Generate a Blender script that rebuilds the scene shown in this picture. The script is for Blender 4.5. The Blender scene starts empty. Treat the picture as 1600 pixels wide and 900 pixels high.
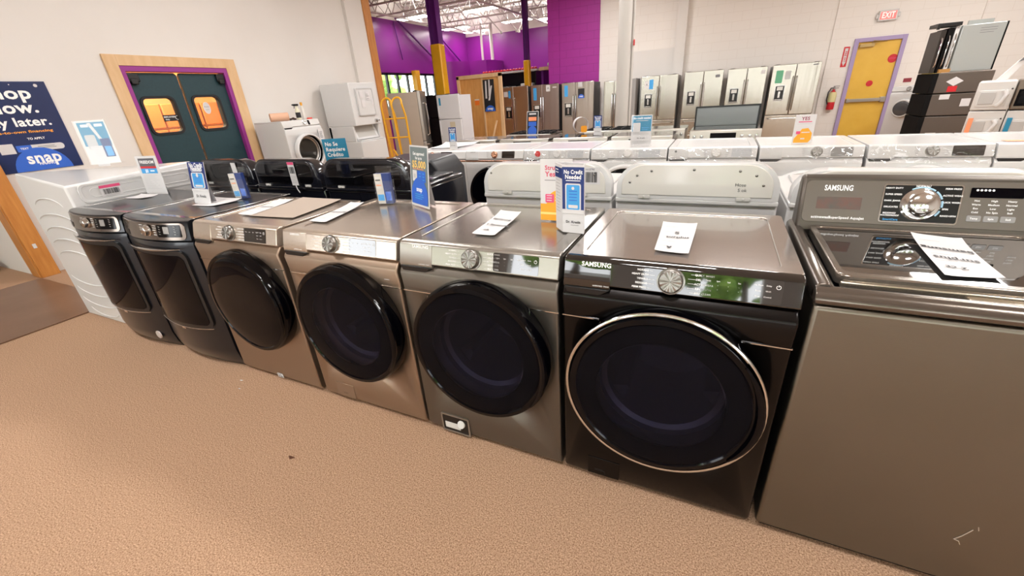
import bpy, bmesh, math, random
from mathutils import Vector, Matrix
random.seed(7)
sc = bpy.context.scene
COL = sc.collection
PI = math.pi
# ------------------------------------------------------------------ camera
cam_d = bpy.data.cameras.new('camera'); cam = bpy.data.objects.new('camera', cam_d); COL.objects.link(cam)
FPX, PITCH, ROLL, YAW = 646.0, 0.432, -0.072, 0.465
cam_d.sensor_fit = 'HORIZONTAL'; cam_d.sensor_width = 36.0; cam_d.lens = FPX / 1600 * 36.0
cam_d.clip_start = 0.02; cam_d.clip_end = 300
_right = Vector((math.cos(YAW), math.sin(YAW), 0))
_fwd = Vector((-math.sin(YAW) * math.cos(PITCH), math.cos(YAW) * math.cos(PITCH), -math.sin(PITCH)))
_up = _right.cross(_fwd)
_r2 = math.cos(ROLL) * _right + math.sin(ROLL) * _up
_u2 = -math.sin(ROLL) * _right + math.cos(ROLL) * _up
M = Matrix((_r2, _u2, -_fwd)).transposed().to_4x4(); M.translation = Vector((0.442, -1.253, 1.496))
cam.matrix_world = M
sc.camera = cam
# ------------------------------------------------------------------ view, world, light levels
sc.view_settings.view_transform = 'Standard'; sc.view_settings.look = 'None'
sc.view_settings.gamma = 1.0; sc.view_settings.use_curve_mapping = False
sc.view_settings.exposure = 0.0
SKY = 7.0            # daylight outside the windows
LAMP = 16.0          # emission of the ceiling fixtures
w = bpy.data.worlds.new('sky'); sc.world = w; w.use_nodes = True
bg = w.node_tree.nodes['Background']; bg.inputs[0].default_value = (0.97, 0.985, 1.0, 1); bg.inputs[1].default_value = SKY
CEIL = 4.7
# large area lights: the rows of high-bay fixtures over the sales floor (x, y, size x, size y)
AREAS = [(-3.6, -1.2, .9), (0.0, -1.6, .85), (3.2, -1.2, .9), (-3.6, 2.6, .8), (0.0, 2.6, .55), (3.2, 2.6, .55), (-2.6, 6.0, .9), (1.0, 6.0, 1.1), (4.2, 6.0, 1.1), (-2.6, 9.0, 1.3), (4.8, 8.6, 1.0)]
AREA_W = 70.0
for k, (ax, ay, af) in enumerate(AREAS):
    ld = bpy.data.lights.new('ceiling_panel_light', 'AREA'); ld.shape = 'RECTANGLE'; ld.size = 1.2; ld.size_y = 0.5
    ld.energy = AREA_W * af; ld.color = (0.98, 0.99, 1.0)
    lo = bpy.data.objects.new('ceiling_panel_light', ld); COL.objects.link(lo); lo.location = (ax, ay, 4.085)

# ------------------------------------------------------------------ materials
def lin(h):
    h = h.lstrip('#'); r = []
    for i in (0, 2, 4):
        c = int(h[i:i+2], 16) / 255
        r.append(c / 12.92 if c <= .04045 else ((c + .055) / 1.055) ** 2.4)
    return (*r, 1)
_M = {}
def mat(name, hx, rough=.5, metal=0., spec=.5, coat=0., noise=None, bump=None, emit=0., brushed=False, coatr=.05, aniso=0.):
    """noise=(scale, hex2, contrast) mottles the colour; bump=(scale, strength)"""
    if name in _M: return _M[name]
    m = bpy.data.materials.new(name); m.use_nodes = True; nt = m.node_tree; b = nt.nodes['Principled BSDF']
    b.inputs['Base Color'].default_value = lin(hx); b.inputs['Roughness'].default_value = rough
    b.inputs['Metallic'].default_value = metal; b.inputs['Specular IOR Level'].default_value = spec
    b.inputs['Coat Weight'].default_value = coat; b.inputs['Coat Roughness'].default_value = coatr
    if aniso: b.inputs['Anisotropic'].default_value = aniso; b.inputs['Anisotropic Rotation'].default_value = .25   # horizontal grain: highlights smear up and down
    if emit: b.inputs['Emission Color'].default_value = lin(hx); b.inputs['Emission Strength'].default_value = emit
    tc = nt.nodes.new('ShaderNodeTexCoord')
    if noise:
        n = nt.nodes.new('ShaderNodeTexNoise'); n.inputs['Scale'].default_value = noise[0]; n.inputs['Detail'].default_value = 6
        mp = nt.nodes.new('ShaderNodeMapping')
        if len(noise) > 3: mp.inputs['Scale'].default_value = noise[3]
        nt.links.new(tc.outputs['Object'], mp.inputs[0]); nt.links.new(mp.outputs[0], n.inputs['Vector'])
        r = nt.nodes.new('ShaderNodeValToRGB'); k = noise[2]
        r.color_ramp.elements[0].position = .5 - k; r.color_ramp.elements[0].color = lin(noise[1])
        r.color_ramp.elements[1].position = .5 + k; r.color_ramp.elements[1].color = lin(hx)
        nt.links.new(n.outputs['Fac'], r.inputs[0]); nt.links.new(r.outputs[0], b.inputs['Base Color'])
    if bump:
        n2 = nt.nodes.new('ShaderNodeTexNoise'); n2.inputs['Scale'].default_value = bump[0]; n2.inputs['Detail'].default_value = 5
        nt.links.new(tc.outputs['Object'], n2.inputs['Vector'])
        if brushed:
            mp2 = nt.nodes.new('ShaderNodeMapping'); mp2.inputs['Scale'].default_value = brushed
            nt.links.new(tc.outputs['Object'], mp2.inputs[0]); nt.links.new(mp2.outputs[0], n2.inputs['Vector'])
        bp = nt.nodes.new('ShaderNodeBump'); bp.inputs['Strength'].default_value = bump[1]; bp.inputs['Distance'].default_value = .01
        nt.links.new(n2.outputs['Fac'], bp.inputs['Height']); nt.links.new(bp.outputs[0], b.inputs['Normal'])
    _M[name] = m; return m
def see_thru(name, hx, amount, rough=.02, ior=1.5):
    """clear or tinted sheet: transparent body under a glossy skin; amount = share of light let through"""
    if name in _M: return _M[name]
    m = bpy.data.materials.new(name); m.use_nodes = True; nt = m.node_tree; nt.nodes.clear()
    o = nt.nodes.new('ShaderNodeOutputMaterial'); t = nt.nodes.new('ShaderNodeBsdfTransparent'); g = nt.nodes.new('ShaderNodeBsdfGlossy')
    d = nt.nodes.new('ShaderNodeBsdfDiffuse'); mx0 = nt.nodes.new('ShaderNodeMixShader')
    mx = nt.nodes.new('ShaderNodeMixShader'); f = nt.nodes.new('ShaderNodeFresnel'); f.inputs[0].default_value = ior
    c = lin(hx); t.inputs[0].default_value = (c[0], c[1], c[2], 1); g.inputs['Roughness'].default_value = rough
    d.inputs[0].default_value = c; mx0.inputs[0].default_value = amount
    nt.links.new(d.outputs[0], mx0.inputs[1]); nt.links.new(t.outputs[0], mx0.inputs[2])
    gm = nt.nodes.new('ShaderNodeNewGeometry'); iv = nt.nodes.new('ShaderNodeMath'); iv.operation = 'SUBTRACT'; iv.inputs[0].default_value = 1; nt.links.new(gm.outputs['Backfacing'], iv.inputs[1])
    ml = nt.nodes.new('ShaderNodeMath'); ml.operation = 'MULTIPLY'; nt.links.new(f.outputs[0], ml.inputs[0]); nt.links.new(iv.outputs[0], ml.inputs[1])   # only the entry face of the sheet mirrors
    nt.links.new(ml.outputs[0], mx.inputs[0]); nt.links.new(mx0.outputs[0], mx.inputs[1]); nt.links.new(g.outputs[0], mx.inputs[2])
    nt.links.new(mx.outputs[0], o.inputs[0]); _M[name] = m; return m

def block_wall_mat(name, hx, mortar, bump=.25, off=(0, 0, 0), axis='y'):
    m = bpy.data.materials.new(name); m.use_nodes = True; nt = m.node_tree; b = nt.nodes['Principled BSDF']
    b.inputs['Roughness'].default_value = .55
    tc = nt.nodes.new('ShaderNodeTexCoord'); sx = nt.nodes.new('ShaderNodeSeparateXYZ'); cx = nt.nodes.new('ShaderNodeCombineXYZ')
    br = nt.nodes.new('ShaderNodeTexBrick'); br.inputs['Scale'].default_value = 1; br.inputs['Brick Width'].default_value = .4; br.inputs['Row Height'].default_value = .2
    br.inputs['Mortar Size'].default_value = .006; br.inputs['Color1'].default_value = lin(hx); br.inputs['Color2'].default_value = lin(hx); br.inputs['Mortar'].default_value = lin(mortar)
    nt.links.new(tc.outputs['Object'], sx.inputs[0]); nt.links.new(sx.outputs['X' if axis == 'y' else 'Y'], cx.inputs[0]); nt.links.new(sx.outputs['Z'], cx.inputs[1])
    nt.links.new(cx.outputs[0], br.inputs['Vector']); nt.links.new(br.outputs['Color'], b.inputs['Base Color'])
    bp = nt.nodes.new('ShaderNodeBump'); bp.invert = True; bp.inputs['Strength'].default_value = bump; bp.inputs['Distance'].default_value = .01
    nt.links.new(br.outputs['Fac'], bp.inputs['Height']); nt.links.new(bp.outputs[0], b.inputs['Normal'])
    _M[name] = m; return m

WALL = mat('painted_drywall', '#dcd8d4', .6, noise=(1.3, '#d6d1cc', .3), bump=(60, .04))
BLOCK = block_wall_mat('painted_block', '#e6e0da', '#e0d9d2', .10)
PURPLE = mat('purple_paint', '#85208a', .3, noise=(1.0, '#7a1a80', .35))
PBLOCK = block_wall_mat('purple_block', '#a02690', '#901f82', .3)
CARPET = mat('beige_carpet', '#dbb799', .95, spec=.1, noise=(190, '#7b5840', .22), bump=(330, .6))
DECK = mat('white_deck', '#ece6de', .7)
WHITEP = mat('white_paint_steel', '#dcd6d0', .4)
WOOD = mat('stained_pine', '#c98a45', .45, noise=(5, '#a8672a', .3, (6, 6, .7)))
PINE = mat('raw_pine', '#dcbb93', .6, noise=(4, '#c9a376', .3, (3, 3, .8)))
PLY = mat('plywood', '#dfab68', .6, noise=(4, '#bf8543', .35, (4, 4, .7)))
YELLOWP = mat('yellow_paint', '#dca31c', .4, noise=(3, '#d69a14', .3))
DOORY = mat('yellow_door_paint', '#e4b94e', .35, noise=(4, '#dcae42', .3))
LILAC = mat('lilac_frame_paint', '#a695bd', .5)
MAGENTA = mat('magenta_paint', '#8e2c84', .5)
TEAL = mat('dark_teal_rubber', '#123840', .5, noise=(40, '#0e3038', .3))
BLACK = mat('black_plastic', '#0c0c0e', .35)
GLOSSB = mat('gloss_black', '#030306', .08, spec=.22)
BLACKG = mat('black_door_glass', '#020206', .05, spec=.14)
MASKB = mat('mask_black', '#020203', .7, spec=.05)
CHROME = mat('chrome', '#d8d8d8', .12, metal=1)
BRUSHK = mat('brushed_knob', '#8f8c88', .33, metal=1, bump=(30, .2))
STEEL = mat('stainless_steel', '#c4c0ba', .34, metal=1, bump=(8, .05), brushed=(.3, 60, 60))
STEELD = mat('dark_stainless', '#6f6358', .30, metal=1)
WHITE = mat('white_enamel', '#cfcfcf', .2, coat=.2)
WHITE2 = mat('white_plastic', '#cccbc9', .35)
OFFW = mat('cream_back_panel', '#d6d3cc', .16, coat=.5)
GREYP = mat('grey_plastic', '#8e8c8a', .4)
PAPER = mat('white_paper', '#cfcdce', .7)
CARD = mat('cardboard', '#b5864a', .8, noise=(6, '#a3763d', .3))
NAVY = mat('navy_ink', '#16306f', .4)
BLUE = mat('blue_ink', '#2f63c8', .4)
SKYB = mat('sky_blue_ink', '#3f9ad8', .4)
TEALB = mat('teal_blue_ink', '#177fa6', .4)
INK = mat('black_ink', '#1b1b1f', .5)
GREYI = mat('grey_ink', '#77777a', .5)
LGREYI = mat('pale_grey_ink', '#b9b9b9', .5)
WINK = mat('white_ink', '#f2f2f2', .5)
ORANGEI = mat('orange_ink', '#f0a020', .45)
PINKI = mat('pink_ink', '#d84a78', .5)
REDI = mat('red_ink', '#c8202a', .45)
PEACH = mat('peach_tape', '#f09468', .5)
GREEN = mat('green_ink', '#5fa884', .5)
RUBBER = mat('rubber', '#17171a', .7)
GLASS = see_thru('clear_glass', '#f4faf8', .97)
ACRYL = see_thru('clear_acrylic', '#fefefe', .99)
FILM = see_thru('plastic_film', '#f8f8f8', .96, .05)
DARKGL = see_thru('smoked_door_glass', '#8a889c', .985, .02, 1.13)

# ------------------------------------------------------------------ mesh helper
_TXT = {}
def text_geo(s, bold):
    key = (s, bold)
    if key not in _TXT:
        cu = bpy.data.curves.new('t', 'FONT'); cu.body = s; cu.size = 1; cu.align_x = 'CENTER'; cu.align_y = 'CENTER'; cu.resolution_u = 3
        if bold: cu.offset = .028; cu.space_character = 1.06
        o = bpy.data.objects.new('t', cu); COL.objects.link(o)
        dg = bpy.context.evaluated_depsgraph_get(); me = o.evaluated_get(dg).to_mesh()
        _TXT[key] = ([(v.co.x, v.co.y) for v in me.vertices], [tuple(p.vertices) for p in me.polygons])
        o.evaluated_get(dg).to_mesh_clear(); bpy.data.objects.remove(o); bpy.data.curves.remove(cu)
    return _TXT[key]
def rrect(cx, cz, w, h, r, n=5):
    pts = []
    r = min(r, w / 2 - 1e-5, h / 2 - 1e-5)
    for (sx, sz, a0) in ((1, 1, 0), (-1, 1, 90), (-1, -1, 180), (1, -1, 270)):
        for k in range(n + 1):
            a = math.radians(a0 + 90 * k / n)
            pts.append((cx + sx * (w / 2 - r) + r * math.cos(a), cz + sz * (h / 2 - r) + r * math.sin(a)))
    return pts
class MB:
    def __init__(s): s.v = []; s.f = []; s.mi = []; s.cur = 0
    def use(s, i): s.cur = i; return s
    def add(s, vs, fs):
        o = len(s.v); s.v += [tuple(p) for p in vs]; s.f += [tuple(i + o for i in q) for q in fs]; s.mi += [s.cur] * len(fs); return s
    def box(s, x0, x1, y0, y1, z0, z1):
        return s.add([(x0, y0, z0), (x1, y0, z0), (x1, y1, z0), (x0, y1, z0), (x0, y0, z1), (x1, y0, z1), (x1, y1, z1), (x0, y1, z1)],
                     [(0, 3, 2, 1), (4, 5, 6, 7), (0, 1, 5, 4), (1, 2, 6, 5), (2, 3, 7, 6), (3, 0, 4, 7)])
    def prism(s, pts, axis, a, b):
        n = len(pts)
        f3 = {'x': lambda p, t: (t, p[0], p[1]), 'y': lambda p, t: (p[0], t, p[1]), 'z': lambda p, t: (p[0], p[1], t)}[axis]
        return s.add([f3(p, a) for p in pts] + [f3(p, b) for p in pts],
                     [tuple(range(n)), tuple(range(2 * n - 1, n - 1, -1))] + [(i, (i + 1) % n, n + (i + 1) % n, n + i) for i in range(n)])
    def loft(s, loops):
        n = len(loops[0]); vs = [p for L in loops for p in L]; fs = []
        for k in range(len(loops) - 1):
            for i in range(n):
                j = (i + 1) % n; fs.append((k*n + i, k*n + j, (k+1)*n + j, (k+1)*n + i))
        fs += [tuple(range(n)), tuple(range((len(loops)-1)*n + n - 1, (len(loops)-1)*n - 1, -1))]
        return s.add(vs, fs)
    def tube(s, path, r, seg=8, closed=False):
        P = [Vector(p) for p in path]; n = len(P); vs = []; fs = []; prev = None
        for i, p in enumerate(P):
            a = P[i-1] if (i > 0 or closed) else p; b = P[(i+1) % n] if (i < n-1 or closed) else p
            t = (b - a).normalized()
            if prev is None:
                u = t.orthogonal().normalized()
            else:
                u = (prev - t * prev.dot(t)).normalized()
            prev = u; v = t.cross(u); rr = r[i] if isinstance(r, (list, tuple)) else r
            for k in range(seg):
                an = 2 * PI * k / seg; vs.append(p + (u * math.cos(an) + v * math.sin(an)) * rr)
        for i in range(n if closed else n - 1):
            j = (i + 1) % n
            for k in range(seg): fs.append((i*seg + k, i*seg + (k+1) % seg, j*seg + (k+1) % seg, j*seg + k))
        if not closed: fs += [tuple(range(seg)), tuple(range(n*seg - 1, (n-1)*seg - 1, -1))]
        return s.add(vs, fs)
    def cyl(s, p0, p1, r0, r1=None, seg=24): return s.tube([p0, p1], [r0, r0 if r1 is None else r1], seg)
    def lathe(s, prof, c, axis='z', seg=48, closed=False):
        """prof: (radius, height) along axis from centre c"""
        vs = []; fs = []; n = len(prof)
        for k in range(seg):
            a = 2 * PI * k / seg; ca, sa = math.cos(a), math.sin(a)
            for r, h in prof:
                vs.append({'z': (c[0] + r*ca, c[1] + r*sa, c[2] + h), 'y': (c[0] + r*ca, c[1] + h, c[2] + r*sa), 'x': (c[0] + h, c[1] + r*ca, c[2] + r*sa)}[axis])
        for k in range(seg):
            j = (k + 1) % seg
            for i in range(n if closed else n - 1):
                i2 = (i + 1) % n; fs.append((k*n + i, k*n + i2, j*n + i2, j*n + i))
        return s.add(vs, fs)
    def disc(s, c, axis, r, seg=32):
        return s.add([{'y': (c[0] + r*math.cos(2*PI*k/seg), c[1], c[2] + r*math.sin(2*PI*k/seg)), 'z': (c[0] + r*math.cos(2*PI*k/seg), c[1] + r*math.sin(2*PI*k/seg), c[2]), 'x': (c[0], c[1] + r*math.cos(2*PI*k/seg), c[2] + r*math.sin(2*PI*k/seg))}[axis] for k in range(seg)], [tuple(range(seg))])
    def text(s, t, size, o, ux=(1, 0, 0), uz=(0, 0, 1), bold=False, width=None):
        vs, fs = text_geo(t, bold); ux = Vector(ux).normalized(); uz = Vector(uz).normalized(); o = Vector(o)
        kx = size
        if width and vs:
            ww = max(v[0] for v in vs) - min(v[0] for v in vs); kx = width / max(ww, 1e-6)
        return s.add([o + ux * (x * kx) + uz * (y * size) for x, y in vs], fs)
    def strip(s, x0, x1, z0, z1, rc, yf, thick, n=30, m=5):
        """rounded rectangle wrapped on the surface y = yf(x, z), with thickness towards +y"""
        front = []; back = []
        for i in range(n + 1):
            t = (1 - math.cos(PI * i / n)) / 2; x = x0 + (x1 - x0) * t
            d = min(x - x0, x1 - x); cut = rc - math.sqrt(max(0, rc*rc - (rc - d)**2)) if d < rc else 0
            for j in range(m + 1):
                z = z0 + cut + (z1 - z0 - 2*cut) * j / m; front.append((x, yf(x, z), z)); back.append((x, yf(x, z) + thick, z))
        k = len(front); q = m + 1; fs = []
        for i in range(n):
            for j in range(m):
                a = i*q + j; fs += [(a, a+q, a+q+1, a+1), (k+a, k+a+1, k+a+q+1, k+a+q)]
            for e in (0, m):
                a = i*q + e; fs.append((a, a+q, k+a+q, k+a))
        for i in (0, n):
            for j in range(m): a = i*q + j; fs.append((a, a+1, k+a+1, k+a))
        return s.add(front + back, fs)
    def build(s, name, mats, parent=None, bevel=0, seg=2, smooth=38, recalc=True, loc=None, rot=None):
        me = bpy.data.meshes.new(name); me.from_pydata(s.v, [], s.f)
        mats = mats if isinstance(mats, (list, tuple)) else [mats]
        for m_ in mats: me.materials.append(m_)
        me.polygons.foreach_set('material_index', s.mi)
        if recalc:
            bm = bmesh.new(); bm.from_mesh(me); bmesh.ops.recalc_face_normals(bm, faces=bm.faces); bm.to_mesh(me); bm.free()
        me.shade_smooth(); me.set_sharp_from_angle(angle=math.radians(smooth))
        o = bpy.data.objects.new(name, me); COL.objects.link(o)
        if parent: o.parent = parent
        if loc: o.location = loc
        if rot: o.rotation_euler = rot
        if bevel:
            b = o.modifiers.new('bevel', 'BEVEL'); b.width = bevel; b.segments = seg; b.limit_method = 'ANGLE'; b.angle_limit = math.radians(40); b.harden_normals = False
        return o
def tag(o, label=None, cat=None, group=None, kind=None):
    if label: o['label'] = label
    if cat: o['category'] = cat
    if group: o['group'] = group
    if kind: o['kind'] = kind
    return o
def thing(name, label, cat, loc=(0, 0, 0), rz=0, group=None):
    o = bpy.data.objects.new(name, None); COL.objects.link(o); o.location = loc; o.rotation_euler = (0, 0, rz); o.empty_display_size = .1
    return tag(o, label, cat, group)
def structure(name, mb, m, label=None, parent=None, **k):
    o = mb.build(name, m, parent, **k)
    if not parent: tag(o, label, None, None, 'structure')
    return o
def put(name, label, cat, mb, m, group=None, **k):
    return tag(mb.build(name, m, None, **k), label, cat, group)
def copy_tree(o, parent=None):
    c = o.copy(); COL.objects.link(c)
    if parent: c.parent = parent
    for ch in list(o.children): copy_tree(ch, c)
    return c
def bevel_poly_ring(outer, inner, axis, a, b, mb):
    """frame between two matching outlines"""
    n = len(outer)
    f3 = {'x': lambda p, t: (t, p[0], p[1]), 'y': lambda p, t: (p[0], t, p[1]), 'z': lambda p, t: (p[0], p[1], t)}[axis]
    vs = [f3(p, a) for p in outer] + [f3(p, a) for p in inner] + [f3(p, b) for p in outer] + [f3(p, b) for p in inner]; fs = []
    for i in range(n):
        j = (i + 1) % n
        fs += [(i, j, n+j, n+i), (2*n+i, 3*n+i, 3*n+j, 2*n+j), (i, 2*n+i, 2*n+j, j), (n+i, n+j, 3*n+j, 3*n+i)]
    mb.add(vs, fs); return mb

# ================================================================== THE SETTING
XL, XR, YF, YB = -6.34, 6.2, -5.5, 11.8
structure('floor', MB().box(-10.6, 7, YF - .2, 17.6, -.1, 0), CARPET, 'beige loop pile carpet covering the showroom floor')
cm = MB(); cm.box(-10.6, 7, YF - .2, 17.6, CEIL, CEIL + .1)
for k in range(46): cm.box(-10.3, 6.6, YF + k * .5, YF + k * .5 + .1, CEIL - .05, CEIL)
structure('ceiling', cm, DECK, 'white corrugated roof deck high above the showroom')
# left wall with a door opening (y 1.95..3.28, z..2.17)
DY0, DY1, DZ = 1.93, 3.29, 2.16
lw = MB(); lw.box(XL - .14, XL, .36, DY0, 0, CEIL).box(XL - .14, XL, DY1, 6.4, 0, CEIL).box(XL - .14, XL, DY0, DY1, DZ, CEIL)
lw.box(XL, XL + .07, 5.93, 6.4, 0, CEIL)
structure('wall_left', lw, WALL, 'plain off-white wall around the teal double doors')
structure('wall_hall', MB().box(-9.4, XL - .14, .36, .46, 0, CEIL).box(-9.5, -9.4, YF, .46, 0, CEIL), WALL, 'off-white wall beyond the stained corner post')
# back room behind the double doors
br = MB().box(-9.3, -9.2, .46, 4.8, 0, 3).box(-9.3, XL - .14, 4.7, 4.8, 0, 3).box(-9.3, XL - .14, .46, 4.8, 3, 3.06)
structure('wall_stockroom', br, mat('stockroom_orange', '#f0bc80', .7), 'orange lit stockroom seen through the door windows')
# back wall with exit door
EX0, EX1, EZ = 2.96, 3.86, 2.16
bw = MB().box(-2.85, EX0, YB, YB + .2, 0, CEIL).box(EX1, 6.4, YB, YB + .2, 0, CEIL).box(EX0, EX1, YB, YB + .2, EZ, CEIL)
structure('wall_back', bw, BLOCK, 'white painted block wall behind the refrigerators')
structure('trim_1', MB().box(2.50, 2.66, YB - .03, YB, 0, CEIL).box(4.98, 5.04, YB - .03, YB, 0, CEIL), BLOCK, 'flat pilaster strips on the white block wall')
structure('trim_2', MB().box(-2.3, -.80, YB - .09, YB, 0, 2.38).box(-.86, -.62, YB - .16, YB, 0, CEIL), WALL, 'white drywall patch and pier left of the stainless refrigerators')
structure('wall_pier', MB().box(-4.30, -2.85, YB - .06, YB + .3, 0, CEIL).box(-4.34, -4.0, YB - .08, YB + .4, 0, CEIL), PBLOCK, 'purple painted block pier beside the opening')
structure('wall_right', MB().box(XR, XR + .2, YF, YB, 0, CEIL), WALL, 'plain right wall')
# front wall with shop windows behind the camera
fw = MB().box(-9.4, 6.4, YF - .2, YF, 0, .45).box(-9.4, 6.4, YF - .2, YF, 2.75, CEIL)
for x in (-9.4, -5.6, -3.3, -.9, 1.3, 3.6, 5.9): fw.box(x, x + (.5 if abs(x) < 9 else 2.2), YF - .2, YF, .45, 2.75)
structure('wall_front', fw, WALL, 'shop front wall between the windows')
# far purple hall
XH, YH = -10.2, 17.2
hw = MB().box(XH - .2, XH, 4.9, 11.0, 0, 4.15).box(XH - .2, XH, 15.6, YH, 0, 4.15).box(XH - .2, XH, 11.0, 15.6, 0, 1.1).box(XH - .2, XH, 11.0, 15.6, 2.54, 4.15)
structure('wall_hall_left', hw, PURPLE, 'purple wall above the row of far windows')
structure('trim_3', MB().box(XH - .2, XH, 4.9, YH, 4.15, CEIL).box(XH, -2.8, YH, YH + .2, 4.0, CEIL), DECK, 'beige band between the purple walls and the roof')
structure('wall_hall_back', MB().box(XH, -2.8, YH, YH + .2, 0, 4.0), PURPLE, 'far purple wall of the second hall')
structure('wall_hall_right', MB().box(-2.85, -2.65, YB + .2, YH + .2, 0, CEIL), PURPLE, 'purple side wall hidden behind the pier')
structure('wall_hall_front', MB().box(XH, XL - .14, 4.82, 4.92, 0, CEIL), PURPLE, 'wall closing the second hall')
bl = MB(); bl.loft([[(XH, 14.6, z), (XH + .35, 14.8, z), (XH + .75, 15.2, z), (XH + .85, 15.8, z), (XH + 1.6, 15.9, z), (XH + 1.75, 16.3, z), (XH + 1.75, YH, z), (XH, YH, z)] for z in (0, 2.95)])
structure('wall_hall_corner', bl, PURPLE, 'lower purple curved enclosure in the hall corner')
# far windows: mullions, panes, bright outside
wf = MB()
for k in range(9): y = 11.0 + k * 4.6 / 8; wf.box(XH - .12, XH - .04, y - .035, y + .035, 1.1, 2.54)
wf.box(XH - .12, XH - .04, 11, 15.6, 2.47, 2.54).box(XH - .12, XH - .04, 11, 15.6, 1.1, 1.17)
wo = structure('window_1', wf, BLACK, 'row of tall far windows with black mullions and green trees outside')
MB().box(XH - .09, XH - .08, 11, 15.6, 1.15, 2.5).build('pane', GLASS, wo)
# yellow exit door in lilac frame
d2 = thing('door_2', 'yellow exit door with push bar in lilac frame', None, (0, YB, 0)); del_cat = 1
d2['kind'] = 'structure'
fr = MB(); fr.box(EX0 - .01, EX0 + .07, -.05, .1, 0, EZ + .01).box(EX1 - .07, EX1 + .01, -.05, .1, 0, EZ + .01).box(EX0 + .07, EX1 - .07, -.05, .1, EZ - .07, EZ + .01)
fr.build('door_frame', LILAC, d2, bevel=.004)
MB().box(EX0 + .07, EX1 - .07, .0, .05, .01, EZ - .07).build('door_panel', DOORY, d2)
pb = MB().box(EX0 + .09, EX1 - .10, -.07, -.035, .86, .93).box(EX0 + .09, EX0 + .15, -.06, 0, .85, .94).box(EX1 - .18, EX1 - .08, -.08, 0, .84, .95)
pb.build('push_bar', mat('aluminium', '#b5b0a8', .35, metal=.8), d2, bevel=.006)
cl = MB().box(EX0 + .10, EX0 + .36, -.07, 0, 1.99, 2.05); cl.tube([(EX0 + .3, -.06, 2.06), (EX0 + .55, -.12, 2.07), (EX0 + .3, -.03, 2.1)], .012).build('door_closer', mat('bronze_closer', '#b59a68', .4, metal=.6), d2)
for (x, z, r, nm) in ((3.72, 1.72, .085, 'red_disc_sticker'), (3.42, 1.24, .062, 'small_red_disc_sticker')):
    m_ = MB(); m_.lathe([(0, -.008), (r, -.006), (r, 0)], (x, -.001, z), 'y', 28).build(nm, REDI, d2)
m_ = MB().text('STOP', .05, (3.72, -.0105, 1.72), bold=True); m_.build('sticker_lettering', PINKI, d2)
# teal double swing doors with pine casing and magenta jambs
d1 = thing('door_1', 'pair of dark teal swing doors in magenta jamb and raw pine casing', None, (XL, 0, 0)); d1['kind'] = 'structure'
cs = MB().box(0, .03, 1.80, 1.935, 0, 2.28).box(0, .03, 3.28, 3.43, 0, 2.28).box(0, .03, 1.935, 3.28, 2.16, 2.28); cs.build('casing', PINE, d1, bevel=.003)
jb = MB().box(-.13, .02, 1.93, 1.985, 0, 2.165).box(-.13, .02, 3.225, 3.29, 0, 2.165).box(-.13, .02, 1.985, 3.225, 2.10, 2.165); jb.build('jamb', MAGENTA, d1)
for (a, b, wy0, wy1, nm) in ((1.99, 2.588, 2.06, 2.43, 0), (2.612, 3.22, 2.69, 3.05, 1)):
    z0, z1 = 1.36, 1.79; cy, cz = (wy0 + wy1) / 2, (z0 + z1) / 2
    outer = []; inner = rrect(cy, cz, wy1 - wy0, z1 - z0, .06, 5)
    for (py, pz) in inner:   # match the rectangle outline to the hole outline
        ty = (py - cy) / ((wy1 - wy0) / 2); tz = (pz - cz) / ((z1 - z0) / 2); s_ = max(abs(ty), abs(tz)); ty /= s_; tz /= s_
        oy = cy + (b - cy) * ty if ty > 0 else cy + (cy - a) * ty; oz = cz + (2.09 - cz) * tz if tz > 0 else cz + (cz - .02) * tz
        outer.append((oy, oz))
    dm = MB(); bevel_poly_ring(outer, inner, 'x', -.08, -.04, dm)
    leaf = dm.build('door_leaf', TEAL, d1, smooth=20)
    g = MB(); bevel_poly_ring(rrect(cy, cz, wy1 - wy0 + .05, z1 - z0 + .05, .08, 5), rrect(cy, cz, wy1 - wy0 - .01, z1 - z0 - .01, .055, 5), 'x', -.095, -.025, g)
    g.build('window_gasket', RUBBER, leaf)
    MB().box(-.062, -.058, wy0, wy1, z0, z1).build('door_window', GLASS, leaf)
    hg = MB().box(-.04, .0, a + .0 if nm == 0 else b - .11, a + .13 if nm == 0 else b, 1.98, 2.085); hg.box(-.04, .015, (a + .02) if nm == 0 else b - .09, (a + .1) if nm == 0 else b - .02, 1.95, 2.02); hg.build('hinge_cover', BLACK, leaf, bevel=.01)
    if nm == 0:
        s1 = MB().box(-.056, -.052, 2.24, 2.45, 1.50, 1.58); s1.use(1).text('EMPLOYEES', .026, (-.0515, 2.32, 1.553), (0, 1, 0), bold=True).text('Only', .024, (-.0515, 2.285, 1.522), (0, 1, 0), bold=True).lathe([(.022, 0), (.026, 0), (.026, .0005), (.022, .0005)], (-.0515, 2.415, 1.54), 'x', 20)
        s1.build('sticker', [INK, WINK], leaf)
    else:
        s1 = MB().prism([(2.855 + .05 * math.cos(2*PI*k/24), 1.64 + .08 * math.sin(2*PI*k/24)) for k in range(24)], 'x', -.056, -.052); s1.use(1).text('PUSH', .028, (-.0515, 2.855, 1.655), (0, 1, 0)).text('open', .026, (-.0515, 2.855, 1.62), (0, 1, 0)).build('sticker', [PAPER, GREYI], leaf)
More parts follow.
